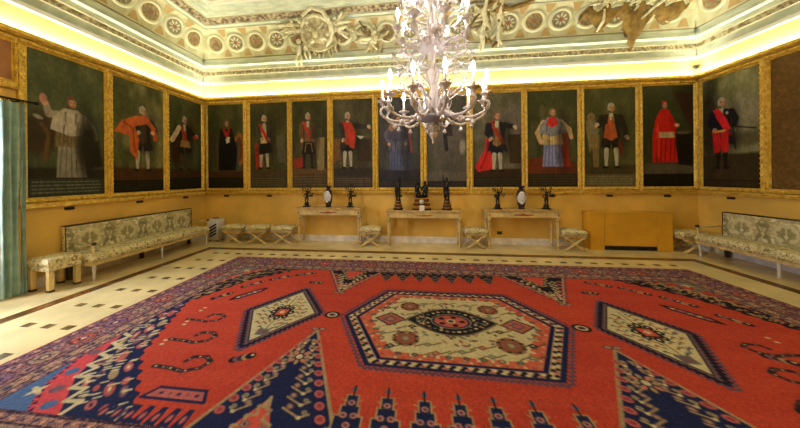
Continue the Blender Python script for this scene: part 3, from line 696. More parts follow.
PL = [
 ('left', (-3.415, -2.285), (-3.324, -2.35), pic_grey_prelate, 'portrait of a prelate in white cape raising one hand, next to the teal curtain', 'white-caped prelate'),
 ('left', (-2.281, -1.14), (-2.214, -1.2), pic_orange_cloak, 'portrait of a wigged man wrapped in an orange cloak, middle of the left wall', 'orange-cloaked man'),
 ('left', (-1.136, -0.006), (-1.07, -0.13), pic_cream_sleeve, 'portrait of a man with one cream sleeve and red sash, at the left corner', 'cream-sleeved man'),
 ('back', (0.10, 1.242), (0.152, 1.147), pic_black_gown, 'portrait of a man in long black gown holding paper beside brown chair', 'man in black gown'),
 ('back', (1.246, 2.412), (1.341, 2.346), pic_red_chair, 'portrait of a man in cream waistcoat and red sash beside a red chair', 'man by a red chair'),
 ('back', (2.416, 3.47), (2.48, 3.395), pic_gold_coat, 'portrait of a man in gold-brown coat with red sash, pale column at right', 'gold-brown-coated man'),
 ('back', (3.474, 4.604), (3.55, 4.532), pic_red_coat_pointing, 'portrait of a man in red coat stretching one arm right, left of the chandelier', 'red-coated pointing man'),
 ('back', (4.608, 5.768), (4.68, 5.69), pic_blue_prelate, 'dim bluish portrait of a robed prelate, behind the left half of the chandelier', 'dim bluish prelate'),
 ('back', (5.772, 6.836), (5.85, 6.765), pic_grey_rider, 'dim grey painting of a figure on horseback, behind the chandelier pendant', 'dim grey rider'),
 ('back', (6.84, 8.053), (6.915, 7.99), pic_red_mantle, 'portrait of a man trailing a red mantle and pointing right, right of the chandelier', 'red-mantled man'),
 ('back', (8.057, 9.252), (8.125, 9.181), pic_grey_blue_prelate, 'portrait of a prelate in grey cape, red collar and lilac-blue skirt', 'lilac-skirted prelate'),
 ('back', (9.256, 10.425), (9.326, 10.359), pic_brown_waistcoat, 'portrait of a grey-wigged man in brown waistcoat and white stockings, above the radiator cover', 'brown-waistcoated man'),
 ('back', (10.429, 11.585), (10.497, 11.484), pic_red_cardinal, 'portrait of a cardinal all in red robes, last on the back wall', 'red-robed cardinal'),
 ('right', (-0.10, -1.172), (-0.148, -1.106), pic_officer, 'portrait of an officer in dark jacket, red sash and red trousers, on the right wall', 'red-trousered officer'),
]
for sd, cell, can, fn, lab, who in PL:
    painting(sd, cell, can, fn(), lab, group='full-length portraits in gilded frames')
    m_ = (can[0]+can[1])/2
    plaque(sd, m_, 'small black plaque under the portrait of the ' + who)
painting('right', (-1.176, -3.2), (-1.245, -3.12), pic_bare(), 'bare dark brown framed canvas at the right edge, above the right-hand sofa', 'framed canvas')
painting('left', (-4.95, -3.42), (-4.86, -3.475), None, 'brown panel in a gilded frame over the curtained window', 'overdoor_panel', z=(2.86, 3.612, 2.98, 3.5), mat='panel_brown')
# ------------------------------------------------------------------ FURNITURE
def damask_img(Lx, Lz, res, per, ph=0.0):
    """cream damask with large grey-green palmettes"""
    Wd, H = int(Lx/res), int(Lz/res)
    p = Pic(Wd, H, Lx, Lz, (228, 216, 178))
    n = vnoise(H, Wd, 22, 5); n2 = vnoise(H, Wd, 40, 6)
    p.mix((np.abs(n-0.5) < 0.07)*0.75, (150, 142, 108)); p.mix((n2 > 0.7)*0.5, (178, 168, 126))
    r = np.random.default_rng(8)
    for i in range(int(Lx*330)):
        x, y = r.random()*Lx, r.random()*Lz; c_ = [(184, 172, 130), (166, 154, 112), (240, 232, 204), (186, 172, 128)][i % 4]; p.ell(x, y, 0.03+0.02*r.random(), 0.012+0.008*r.random(), c_, r.random()*3.1, alpha=0.8)
    k = 0; x = per*(0.5+ph)
    while x < Lx+per/2:
        c = Lz*0.52; g = (122, 118, 82); g2 = (238, 232, 210)
        p.ell(x, c, per*0.30, Lz*0.46, (206, 196, 152), alpha=0.35); p.ell(x, c, per*0.25, Lz*0.39, (226, 216, 178), alpha=0.6)
        g = (168, 158, 118); g2 = (216, 208, 174)
        for j in range(9):      # overlapping leaves of the palmette
            a = -PI/2+(j-4)*0.36; rr = Lz*(0.27 if j % 2 else 0.22)
            p.ell(x+math.cos(a)*rr*0.75, c+Lz*0.14+math.sin(a)*rr, 0.026, Lz*0.12, g if j % 2 == 0 else (156, 146, 106), rot=a+PI/2)
        p.ell(x, c+Lz*0.12, per*0.1, Lz*0.14, (150, 140, 100)); p.ell(x, c+Lz*0.12, 0.03, Lz*0.07, g2); p.line([(x, c-Lz*0.15), (x, c+Lz*0.36)], 0.009, g2)
        p.poly([(x-0.07, c+Lz*0.4), (x+0.07, c+Lz*0.4), (x+0.02, c+Lz*0.24), (x-0.02, c+Lz*0.24)], g)
        for s_ in (-1, 1):
            p.line([(x+s_*per*0.34, Lz*0.95), (x+s_*per*0.44, Lz*0.6), (x+s_*per*0.36, Lz*0.3), (x+s_*per*0.48, Lz*0.08)], 0.02, (150, 144, 108), 0.01)
            p.ell(x+s_*per*0.46, Lz*0.3, 0.05, 0.03, (140, 134, 98), 0.6); p.ell(x+s_*per*0.42, Lz*0.75, 0.05, 0.03, (140, 134, 98), -0.6)
        x += per
    return p.a
def turned_leg(mb, x, y, h, r, m, n=12):
    pr = [(r*0.55,0),(r*0.8,0.015),(r*0.6,0.04),(r*0.95,0.07),(r*0.6,0.09),(r*0.7,0.10),(r,h*0.75),(r*1.05,h*0.8),(r*0.75,h*0.82),(r*1.1,h*0.86),(r*1.1,h)]
    mb.lathe(pr, (x, y, 0), m, n)
def sofa(loc, rz, L, label):
    t = thing('long_sofa', label, 'sofa', loc, rz, 'long damask sofas along the side walls')
    # backrest: dark wooden edge, damask panel facing the room
    q = MB(); q.box(0, L, -0.07, -0.0, 0.36, 0.845, 'damask'); bk = q.build('backrest', t, 0.006)
    q = MB(); q.box(-0.012, L+0.012, -0.075, 0.0, 0.846, 0.866, 'dark_wood'); q.box(-0.008, -0.001, -0.083, -0.07, 0.30, 0.846, 'dark_wood'); q.box(L+0.001, L+0.008, -0.083, -0.07, 0.30, 0.846, 'dark_wood')
    q.build('back_edging', t, 0.003)
    img = damask_img(L-0.02, 0.42, 0.01, 0.6, 0.0)
    grid_obj('back_cover', (0.01, -0.08, 0.838), (L-0.02, 0, 0), (0, 0.0, -0.42), img, 'damask_back', bk, extra_edge=(0, 0.012, 0))
    q = MB(); q.rbox(0.0, L, -0.56, -0.085, 0.30, 0.43, 0.05, 'damask', crown=0.012); q.build('seat', t)
    q = MB(); q.box(0.0, L, -0.545, -0.02, 0.245, 0.298, 'cream_light'); 
    for i in range(int(L/0.12)): q.ball((0.06+0.12*i, -0.548, 0.272), 0.014, 'cream_wood', 6, 4, (1.6, 0.5, 1))
    q.build('seat_rail', t, 0.006)
    for x in (0.05, L/2, L-0.05):
        q = MB(); turned_leg(q, x, -0.51, 0.245, 0.025, 'white_wood'); q.build('leg', t)
    for x in (0.05, L/2, L-0.05):
        q = MB(); q.prism([(x-0.025,0),(x+0.025,0),(x+0.03,0.245),(x-0.03,0.245)], -0.08, -0.03, 'dark_wood'); q.build('rear_leg', t)
    for x in (0.03, L-0.03):
        q = MB(); q.lathe([(0.016,0.4),(0.022,0.42),(0.012,0.46),(0.016,0.52),(0.018,0.56)], (x, -0.53, 0), 'cream_light', 10)
        q.tube([(x, -0.53, 0.565), (x, -0.3, 0.572), (x, -0.08, 0.60)], 0.012, 'cream_wood'); ar = q.build('armrest', t)
        q = MB(); q.ball((x, -0.54, 0.585), 0.032, 'dark_wood', 10, 7, (1, 1, 0.9)); q.build('knob', ar)
    return t
sofa((0.045, -2.955, 0), PI/2, 2.40, 'long cream damask sofa against the left wall, under the portraits')
sofa((W-0.045, -0.59, 0), -PI/2, 2.40, 'long cream damask sofa against the right wall, cut by the photo edge')

def x_stool(x, label, w=0.52, y=-0.30, d=0.38, fabric='damask'):
    t = thing('x_frame_stool', label, 'stool', (x, y, 0), 0, 'x-frame stools along the back wall')
    q = MB(); q.rbox(-w/2, w/2, -d/2, d/2, 0.335, 0.425, 0.035, fabric, crown=0.02); c = q.build('seat_cushion', t)
    q = MB(); q.box(-w/2+0.01, w/2-0.01, -d/2+0.01, d/2-0.01, 0.285, 0.334, 'cream_wood'); q.build('seat_frame', t, 0.006)
    for yy in (-d/2+0.035, d/2-0.035):
        for s_ in (-1, 1):
            q = MB(); pts = []
            for i in range(9):
                u = i/8; xx = s_*(w/2-0.05)*(1-2*u); zz = 0.02+0.26*u
                pts.append((xx*(1-0.18*math.sin(PI*u)), yy+0.008*s_, zz))
            q.tube(pts, [0.036,0.032,0.03,0.032,0.038,0.032,0.03,0.032,0.034], 'cream_light', 8, flat=0.6)
            q.ball((s_*(w/2-0.05), yy+0.008*s_, 0.018), 0.034, 'cream_light', 8, 6, (1.2, 0.8, 0.52)); q.build('leg', t)
        q = MB(); q.lathe([(0.03,-0.012),(0.045,-0.006),(0.045,0.006),(0.03,0.012)], (0,0,0), 'cream_wood', 14, mtx=Matrix.Translation((0, yy-0.03 if yy < 0 else yy+0.03, 0.15)) @ Matrix.Rotation(PI/2, 4, 'X')); q.build('rosette', t)
    q = MB(); q.tube([(0, -d/2+0.05, 0.15), (0, d/2-0.05, 0.15)], 0.014, 'cream_wood'); q.build('stretcher', t)
    return t
for x, lb in ((1.11, 'cream x-frame stool on the back wall, next to the white dehumidifier'),
              (1.755, 'cream x-frame stool, middle of the row of three left of the consoles'),
              (2.40, 'cream x-frame stool touching the left leg of the leftmost console'),
              (4.53, 'cream x-frame stool between the left console and the clock console'),
              (6.875, 'cream x-frame stool between the clock console and the right console'),
              (8.88, 'cream x-frame stool between the right console and the ochre radiator cover'),
              (11.12, 'cream x-frame stool in the right corner, between radiator cover and sofa')):
    x_stool(x, lb, w=0.48 if x > 3 else 0.53)
# square straight-legged stool by the curtain
t = thing('upholstered_stool', 'square damask stool on four straight legs, next to the teal curtain', 'stool', (0.27, -3.18, 0))
q = MB(); q.rbox(-0.19, 0.19, -0.2, 0.2, 0.375, 0.47, 0.03, 'damask', crown=0.015); q.build('seat_cushion', t)
q = MB(); q.box(-0.18, 0.18, -0.19, 0.19, 0.30, 0.374, 'damask'); q.box(-0.184, 0.184, -0.194, 0.194, 0.296, 0.306, 'cream_wood'); q.build('seat_frame', t, 0.005)
for sx in (-1, 1):
    for sy in (-1, 1):
        q = MB(); q.box(sx*0.15-0.03, sx*0.15+0.03, sy*0.155-0.03, sy*0.155+0.03, 0.03, 0.295, 'cream_light'); lg = q.build('leg', t, 0.006)
        q = MB(); q.box(sx*0.15-0.033, sx*0.15+0.033, sy*0.155-0.033, sy*0.155+0.033, 0, 0.029, 'dark_wood'); q.build('foot', lg, 0.005)

def console(x0, x1, h, orn, label):
    w = x1-x0; t = thing('console_table', label, 'table', ((x0+x1)/2, -0.235, 0), 0, 'painted console tables under the portraits')
    d = 0.40; hw = w/2
    q = MB(); q.box(-hw, hw, -d/2, d/2, h-0.03, h, 'table_top'); q.box(-hw+0.02, hw-0.02, -d/2+0.015, d/2-0.01, h-0.05, h-0.031, 'cream_wood'); q.build('tabletop', t, 0.006)
    q = MB(); q.box(-hw+0.05, hw-0.05, -d/2+0.03, d/2-0.02, h-0.17, h-0.051, 'cream_light'); q.box(-hw+0.05, hw-0.05, -d/2+0.024, -d/2+0.032, h-0.17, h-0.158, 'cream_wood')
    q.box(-hw+0.05, hw-0.05, -d/2+0.024, -d/2+0.032, h-0.066, h-0.054, 'cream_wood'); ap = q.build('apron', t)
    q = MB()
    for i in range(-4, 5):
        q.ball((i*0.035, -d/2+0.026, h-0.11+0.008*math.cos(i*1.5)), 0.024*(1.25-abs(i)*0.12), orn, 8, 5, (1, 0.45, 0.8))
    q.tube([(-0.2, -d/2+0.026, h-0.118), (-0.1, -d/2+0.022, h-0.105), (0, -d/2+0.022, h-0.125), (0.1, -d/2+0.022, h-0.105), (0.2, -d/2+0.026, h-0.118)], 0.009, orn); q.build('carving', ap)
    for sx in (-1, 1):
        for sy in (-1, 1):
            cx, cy = sx*(hw-0.075), sy*(d/2-0.06)
            q = MB(); q.box(cx-0.035, cx+0.035, cy-0.035, cy+0.035, h-0.18, h-0.052, 'cream_light')
            q.lathe([(0.018,0),(0.026,0.012),(0.018,0.03),(0.028,0.05),(0.018,0.066),(0.02,0.08),(0.031,h-0.25),(0.034,h-0.235),(0.024,h-0.22),(0.036,h-0.2),(0.034,h-0.181)], (cx, cy, 0), 'cream_light', 20, ribs=10, rib=0.05)
            lg = q.build('leg', t)
            q = MB(); q.lathe([(0.028,h-0.262),(0.035,h-0.255),(0.035,h-0.245),(0.028,h-0.238)], (cx, cy, 0), orn, 12); q.lathe([(0.022,0.05),(0.031,0.056),(0.022,0.064)], (cx, cy, 0), orn, 12)
            q.box(cx-0.014, cx+0.014, cy-0.038, cy-0.034, h-0.14, h-0.09, orn); q.build('leg_carving', lg)
    return t
console(2.72, 4.325, 0.875, 'rust', 'cream console table with red carving, leftmost of three, under two candelabra and a vase')
console(4.875, 6.615, 0.825, 'brass', 'cream console table carrying the black clock group, middle of the three')
console(7.10, 8.665, 0.852, 'rust', 'cream console table nearest the ochre radiator cover, rightmost of three')

# bronze candelabra shaped as small figures carrying branches
def candelabrum(x, h, label, flip=1, ball_foot=False):
    z0 = {0: 0.8755, 1: 0.8525}[0 if x < 5 else 1]
    t = thing('figure_candelabrum', label, 'candelabrum', (x, -0.24, z0), 0, 'bronze figure candelabra on the side consoles')
    q = MB()
    q.box(-0.075, 0.075, -0.06, 0.06, 0, 0.03, 'black_bronze')
    if ball_foot: q.ball((0, 0, 0.075), 0.062, 'bronze', 12, 8, (1, 0.9, 0.8))
    else: q.lathe([(0.07,0.03),(0.055,0.045),(0.06,0.07),(0.045,0.085),(0.05,0.11)], (0,0,0), 'bronze', 14)
    q.build('base', t, 0.003)
    q = MB(); b_ = 0.11
    for s_ in (-1, 1): q.tube([(0.02*s_, 0, b_), (0.028*s_, 0.01*s_, b_+0.06), (0.02*s_, 0, b_+0.12)], [0.014, 0.017, 0.024], 'bronze')
    q.tube([(0, 0, b_+0.11), (0.005*flip, 0, b_+0.16), (0.0, 0, b_+0.215), (0, 0, b_+0.235)], [0.034, 0.032, 0.04, 0.018], 'bronze'); q.ball((0.004*flip, -0.004, b_+0.262), 0.026, 'bronze', 10, 7, (0.9, 1, 1.15))
    q.tube([(0.035*flip, 0, b_+0.215), (0.07*flip, -0.01, b_+0.235), (0.085*flip, -0.01, b_+0.30)], [0.015, 0.012, 0.01], 'bronze')
    q.tube([(-0.035*flip, 0, b_+0.215), (-0.075*flip, -0.01, b_+0.17), (-0.04*flip, -0.035, b_+0.13)], [0.015, 0.012, 0.01], 'bronze'); q.build('figure', t)
    H = h-0.11
    for i, (bx, bz, by) in enumerate(((-0.10, 0.0, 0.0), (0.10, 0.01, 0.0), (-0.055, 0.06, 0.02), (0.06, 0.065, -0.03), (0.0, 0.09, 0.03), (0.14*flip, -0.09, 0.0))):
        top = b_+0.33+bz if i < 5 else b_+0.2
        q = MB(); q.tube([(0.03*flip, 0, b_+0.24), (bx*0.5, by*0.5, b_+0.27), (bx, by, top-0.06), (bx*1.02, by, top)], [0.009, 0.007, 0.006, 0.005], 'bronze', 6)
        q.lathe([(0.006,0),(0.022,0.012),(0.016,0.02),(0.013,0.03)], (bx*1.02, by, top), 'bronze', 8)
        if i % 2 == 0: q.leaf((bx*0.6, by*0.6, b_+0.29), (bx or 0.1, by, 0.1), (0,0,1), 0.06, 0.014, 'bronze')
        q.build('branch', t)
    return t
candelabrum(2.935, 0.58, 'bronze figure candelabrum at the left end of the leftmost console', 1, True)
candelabrum(4.02, 0.58, 'bronze figure candelabrum at the right end of the leftmost console', 1, True)
candelabrum(7.395, 0.5, 'bronze figure candelabrum at the left end of the rightmost console', 1)
candelabrum(8.42, 0.5, 'bronze figure candelabrum at the right end of the rightmost console', 1)
def vase(x, z, label):
    t = thing('porcelain_vase', label, 'vase', (x, -0.24, z), 0, 'porcelain vases on the side consoles')
    q = MB(); q.lathe([(0.055,0),(0.065,0.01),(0.06,0.03),(0.05,0.04)], (0,0,0), 'porcelain_dark', 20); q.build('foot', t)
    q = MB(); q.lathe([(0.05,0.04),(0.066,0.08),(0.084,0.16),(0.092,0.24),(0.088,0.31),(0.07,0.36),(0.046,0.39),(0.04,0.41)], (0,0,0), 'porcelain_dark', 24); bd = q.build('body', t)
    q = MB(); vs = []; R = [(0.06,0.07),(0.085,0.16),(0.094,0.24),(0.09,0.31),(0.07,0.355)]; n = 9
    for r, zz in R:
        sp = 1.25*math.sin(PI*(zz-0.02)/0.38)
        for i in range(n):
            a = -PI/2-0.12+sp*(i/(n-1)-0.5)*1.9; vs.append((r*1.025*math.cos(a), r*1.025*math.sin(a), zz))
    q.add(vs, [(j*n+i, j*n+i+1, (j+1)*n+i+1, (j+1)*n+i) for j in range(len(R)-1) for i in range(n-1)], 'porcelain', True); q.build('white_panel', bd)['label'] = 'white patterned oval panel'
    q = MB(); q.lathe([(0.04,0.41),(0.044,0.425),(0.07,0.455),(0.074,0.462),(0.068,0.466),(0.03,0.45)], (0,0,0), 'porcelain_dark', 20); q.build('rim', t)
vase(3.48, 0.8755, 'dark porcelain vase with white oval panel on the leftmost console')
vase(7.90, 0.8525, 'dark porcelain vase with white oval panel on the rightmost console')
for o in [q_ for q_ in bpy.data.objects if q_.name.startswith('porcelain_vase')]:
    for ch_ in o.children_recursive:
        for v_ in ch_.data.vertices: v_.co *= 1.1
def statuette(x, label, flip):
    t = thing('bronze_statuette', label, 'statuette', (x, -0.24, 0.8255), 0, 'bronze statuettes beside the clock')
    q = MB()
    for r, a, b_, mm in ((0.115,0,0.035,'black_bronze'),(0.10,0.036,0.06,'brass'),(0.09,0.061,0.115,'wood_base'),(0.10,0.116,0.13,'brass'),(0.07,0.131,0.19,'wood_base'),(0.08,0.191,0.205,'brass'),(0.062,0.206,0.24,'black_bronze')):
        q.lathe([(r*0.97,a),(r,a+0.004),(r,b_-0.004),(r*0.97,b_)], (0,0,0), mm, 20)
    q.build('pedestal', t)
    q = MB(); z = 0.24
    q.tube([(0.03,0,z),(0.034,-0.01,z+0.12),(0.022,0,z+0.24)], [0.02,0.026,0.036], 'bronze'); q.tube([(-0.03,0.01,z),(-0.026,0.0,z+0.12),(-0.018,0,z+0.24)], [0.02,0.026,0.036], 'bronze')
    q.tube([(0,0,z+0.22),(0.004*flip,0,z+0.3),(0,0,z+0.39),(0,0,z+0.43)], [0.05,0.045,0.058,0.022], 'bronze'); q.ball((0.004*flip,-0.006,z+0.468), 0.034, 'bronze', 10, 8, (0.9,1,1.15))
    q.tube([(0.05*flip,0,z+0.395),(0.09*flip,-0.02,z+0.44),(0.085*flip,-0.02,z+0.54)], [0.02,0.016,0.012], 'bronze'); q.tube([(-0.05*flip,0,z+0.395),(-0.11*flip,-0.01,z+0.36),(-0.10*flip,-0.03,z+0.45)], [0.02,0.016,0.012], 'bronze')
    q.tube([(-0.04,0.03,z+0.38),(-0.07,0.045,z+0.2),(-0.05,0.03,z+0.02)], [0.03,0.035,0.02], 'bronze', flat=0.5); q.build('figure', t)
    q = MB(); q.lathe([(0.01,0.53),(0.026,0.545),(0.02,0.555),(0.012,0.56)], (0.085*flip,-0.02,z), 'bronze', 8); q.build('torch_cup', t)
statuette(5.165, 'bronze statuette on round pedestal, left of the black clock group', 1)
statuette(6.285, 'bronze statuette on round pedestal, right of the black clock group', -1)
t = thing('mantel_clock', 'gilt and wood clock topped by two black seated figures, on the middle console', 'clock', (5.705, -0.235, 0.8255))
q = MB(); q.box(-0.215, 0.215, -0.11, 0.11, 0, 0.035, 'black_bronze'); q.box(-0.20, 0.20, -0.10, 0.10, 0.036, 0.09, 'brass'); q.box(-0.185, 0.185, -0.09, 0.09, 0.091, 0.16, 'wood_base'); q.box(-0.195,0.195,-0.095,0.095,0.161,0.178,'brass')
q.box(-0.165, 0.165, -0.085, 0.085, 0.179, 0.25, 'wood_base'); q.box(-0.175, 0.175, -0.09, 0.09, 0.251, 0.275, 'brass'); q.build('plinth', t, 0.004)
q = MB(); q.lathe([(0.05,-0.012),(0.062,-0.006),(0.062,0.006),(0.05,0.012)], (0,0,0), 'brass', 20, mtx=Matrix.Translation((0,-0.105,0.19)) @ Matrix.Rotation(PI/2,4,'X')); dl = q.build('dial_rim', t)
q = MB(); q.lathe([(0.05,-0.008),(0.05,0.008)], (0,0,0), 'white_wood', 20, mtx=Matrix.Translation((0,-0.116,0.19)) @ Matrix.Rotation(PI/2,4,'X'))
q.build('dial', dl)
q = MB(); q.ball((0, 0, 0.30), 0.14, 'black_bronze', 14, 7, (1.05, 0.6, 0.28)); q.build('rock', t)
for s_ in (-1, 1):
    q = MB(); x = 0.085*s_
    q.tube([(x*1.5,-0.06,0.31),(x*1.0,-0.085,0.40),(x*1.1,0.0,0.40)], [0.024,0.032,0.042], 'black_bronze'); q.tube([(x*0.4,-0.07,0.31),(x*0.5,-0.08,0.40),(x,0,0.40)], [0.024,0.03,0.042], 'black_bronze')
    q.tube([(x*1.1,0.01,0.39),(x*1.2,0.01,0.47),(x*1.05,0,0.55),(x*1.0,0,0.585)], [0.056,0.05,0.058,0.022], 'black_bronze'); q.ball((x*0.95,-0.012,0.625), 0.038, 'black_bronze', 10, 8, (0.9,1,1.15))
    q.tube([(x*1.5,0,0.54),(x*1.7,-0.04,0.46),(x*1.2,-0.08,0.42)], [0.022,0.018,0.014], 'black_bronze'); q.tube([(x*0.55,0,0.54),(x*0.1,-0.05,0.50),(0,-0.06,0.45)], [0.022,0.018,0.014], 'black_bronze')
    q.build('seated_figure', t)
q = MB(); q.prism([(-0.055,0.0),(0.055,0.0),(0.055,0.115),(-0.055,0.115)], -0.402, -0.398, 'white'); q.prism([(-0.4,0),(-0.36,0),(-0.398,0.07)], 5.70, 5.71, 'white', 'x', Matrix.Translation((-5.705,0,0)))
q.box(-0.035, 0.035, -0.4035, -0.4022, 0.06, 0.066, 'cornice_grey'); q.box(-0.035, 0.02, -0.4035, -0.4022, 0.04, 0.046, 'cornice_grey')
o = q.build('label_card', loc=(5.71, 0, 0.8256)); tag(o, 'small white card standing in front of the black clock group', 'card')

# ochre radiator cover
t = thing('radiator_cover', 'ochre painted radiator cover with a dark slot, right of the consoles', 'radiator cover', (10.053, -0.022, 0))
hw = 0.783
q = MB(); q.box(-hw, -hw+0.02, -0.28, 0, 0, 0.775, 'radiator'); q.build('side_panel', t, 0.003)
q = MB(); q.box(hw-0.02, hw, -0.28, 0, 0, 0.775, 'radiator'); q.build('side_panel', t, 0.003)
q = MB(); q.box(-hw, -0.515, -0.30, -0.281, 0, 0.775, 'radiator'); q.build('front_stile', t, 0.003)
q = MB(); q.box(0.505, hw, -0.30, -0.281, 0, 0.775, 'radiator'); q.build('front_stile', t, 0.003)
q = MB(); q.box(-0.508, 0.498, -0.30, -0.281, 0.095, 0.775, 'radiator'); q.build('front_panel', t, 0.003)
q = MB(); q.box(-hw-0.012, hw+0.012, -0.312, 0, 0.776, 0.80, 'radiator'); q.build('top_board', t, 0.004)
q = MB(); q.box(-0.515, 0.505, -0.27, -0.26, 0.0, 0.2, 'black')
for i in range(16): q.box(-0.5+0.0627*i, -0.49+0.0627*i, -0.279, -0.27, 0, 0.14, 'dark_plastic')
q.build('grille', t)
# white dehumidifier with dark slanted vents
t = thing('dehumidifier', 'white portable dehumidifier with slanted dark vents, standing in the left corner', 'dehumidifier', (0.53, -0.24, 0))
q = MB(); q.rbox(-0.135, 0.135, -0.12, 0.12, 0.045, 0.56, 0.025, 'plastic'); bd = q.build('body', t)
q = MB()
for i in range(4):
    zz0 = 0.09+0.075*i; q.prism([(-0.095, zz0), (0.095, zz0+0.11), (0.095, zz0+0.155), (-0.095, zz0+0.045)], -0.126, -0.1185, 'dark_plastic')
q.build('vents', bd)
q = MB(); q.tube([(-0.07,0,0.55),(-0.07,0,0.585),(0.07,0,0.585),(0.07,0,0.55)], 0.012, 'dark_plastic'); q.build('handle', t)
for sx in (-1, 1):
    for sy in (-1, 1):
        q = MB(); q.lathe([(0.022,-0.012),(0.022,0.012)], (0,0,0), 'dark_plastic', 12, mtx=Matrix.Translation((sx*0.10, sy*0.085, 0.022)) @ Matrix.Rotation(PI/2,4,'Y')); q.box(sx*0.10-0.01, sx*0.10+0.01, sy*0.085-0.01, sy*0.085+0.01, 0.022, 0.046, 'dark_plastic'); q.build('wheel', t)
# wall socket, corner camera
q = MB(); q.box(-0.055, 0.055, -0.012, 0, -0.035, 0.035, 'black'); q.box(-0.03, 0.03, -0.016, -0.012, -0.018, 0.018, 'dark_plastic'); o = q.build('wall_socket', bevel=0.003, loc=(7.5, -0.001, 0.27)); tag(o, 'small dark socket on the ochre wall beneath the rightmost console', 'socket')
t = thing('security_camera', 'small grey dome camera high in the right back corner above the frames', 'camera', (W-0.06, -0.055, 3.86))
q = MB(); q.lathe([(0.03,0.055),(0.05,0.05),(0.05,0.03),(0.035,0.028)], (0,0,0), 'grey_plastic', 14); q.tube([(0,0,0.045),(0.04,0.04,0.05),(0.058,0.05,0.05)], 0.012, 'grey_plastic'); q.build('mount', t)
q = MB(); q.ball((0,0,0), 0.042, 'grey_plastic', 14, 10); hd = q.build('dome', t)
q = MB(); q.lathe([(0.018,-0.01),(0.016,0.008)], (0,0,0), 'black', 12, mtx=Matrix.Translation((-0.025,-0.03,-0.01)) @ Matrix.Rotation(PI/2,4,'X')); q.build('lens', hd)
# curtain and its rod
t = thing('curtain', 'floor-length teal curtain gathered at the left window, left of the white-caped prelate', 'curtain', (0.13, -3.50, 0))
def pleat(y0, y1, amp, n, z0, z1, ph):
    q = MB(); nu, nz = 40, 12; vs = []
    for j in range(nz+1):
        z = z0+(z1-z0)*j/nz; fl_ = 1.0 - 0.12*math.sin(PI*j/nz)
        for i in range(nu+1):
            u = i/nu; y = (y0+y1)/2 + (u-0.5)*(y1-y0)*fl_
            vs.append((amp*math.sin(u*n*2*PI+ph+0.2*math.sin(z*2)) + 0.012*math.sin(z*3+u*9), y, z))
    m_ = len(vs); vs2 = [(a[0]-0.006, a[1], a[2]) for a in vs]; fs = []
    for j in range(nz):
        for i in range(nu):
            a = j*(nu+1)+i; fs.append((a, a+1, a+nu+2, a+nu+1)); fs.append((m_+a, m_+a+nu+1, m_+a+nu+2, m_+a+1))
    q.add(vs+vs2, fs, 'curtain', True); return q
pleat(-0.15, 0.04, 0.03, 2.5, 0.015, 2.66, 0.0).build('cloth', t)
pleat(0.045, 0.095, 0.022, 1.0, 0.015, 2.66, 1.0).build('cloth_edge', t)
for i in range(5):
    q = MB(); q.tube([(0.026*math.cos(a), -0.09+0.04*i, 2.686+0.026*math.sin(a)) for a in [2*PI*k_/12 for k_ in range(13)]], 0.004, 'iron', 5); q.build('ring', t)
t = thing('curtain_rod', 'dark iron curtain rod over the left window, under the brown overdoor panel', 'curtain rod', (0.13, 0, 2.7))
q = MB(); q.tube([(0,-5.1,0),(0,-3.30,0)], 0.014, 'iron'); q.build('rod', t)
for y in (-3.44, -5.0):
    q = MB(); q.tube([(0,y,0),(-0.06,y,-0.01),(-0.125,y,-0.03)], 0.01, 'iron'); q.lathe([(0.035,-0.004),(0.03,0.006)], (0,0,0), 'iron', 12, mtx=Matrix.Translation((-0.124,y,-0.03)) @ Matrix.Rotation(PI/2,4,'Y')); q.build('bracket', t)
q = MB(); q.ball((0,-3.28,0), 0.028, 'iron', 10, 8); q.build('finial', t)

# ------------------------------------------------------------------ sculpted groups on the back cove
def CP(x, t_, h): return Vector(cove_pt('back', x, t_, h))
def cdir(x, t_, a):
    """direction in the cove surface at angle a (0 = along +x, pi/2 = up the cove), and the surface normal"""
    p0 = CP(x, t_, 0); ux = Vector((1,0,0)); ut = (CP(x, t_+0.02, 0)-p0).normalized(); nn = (CP(x, t_, 0.05)-p0).normalized()
    return ux*math.cos(a)+ut*math.sin(a), nn
def cleaf(mb, x, t_, a, L, wd, m='stucco_light', h=0.02, curl=0.5):
    d_, n_ = cdir(x, t_, a); mb.leaf(CP(x, t_, h*0.5), d_, n_, L, wd*0.85, m, curl*0.35, 7, 0.010)
def ctube(mb, pts, rad, m, h=0.05): mb.tube([CP(x, t_, h*0.6) for x, t_ in pts], [v*0.62 for v in (rad if hasattr(rad, '__len__') else [rad]*len(pts))], m, 7)
def putto(x, t_, s_, lean, parent):
    q = MB(); X = Vector((1,0,0)); U, N = cdir(x, t_, PI/2); o = CP(x, t_, 0.05)
    def P(a, b_, c=0.0): return o + X*((a+lean*b_)*s_) + U*(b_*s_) + N*(c*s_)
    q.tube([P(0,0.30),P(0,0.42,0.03),P(0,0.58,0.03),P(0,0.64)], [0.07*s_,0.085*s_,0.085*s_,0.04*s_], 'stucco_light'); q.ball(P(0,0.74,0.03), 0.085*s_, 'stucco_light', 10, 8)
    for k_ in (-1, 1):
        q.tube([P(0.05*k_,0.32),P(0.10*k_,0.16,0.06),P(0.08*k_,0.0)], [0.06*s_,0.05*s_,0.03*s_], 'stucco_light'); q.tube([P(0.08*k_,0.57),P(0.2*k_,0.48,0.05),P(0.26*k_,0.62)], [0.04*s_,0.032*s_,0.025*s_], 'stucco_light')
    return q.build('putto', parent)
def ornament(x, t_, label): return thing('sculpted_ornament', label, 'ornament', CP(x, t_, 0.0), 0, 'sculpted groups on the painted cove')
def attach(o, root): o.parent = root; o.matrix_parent_inverse = Matrix.Translation(-Vector(root.location)); return o
rr = random.Random(3)
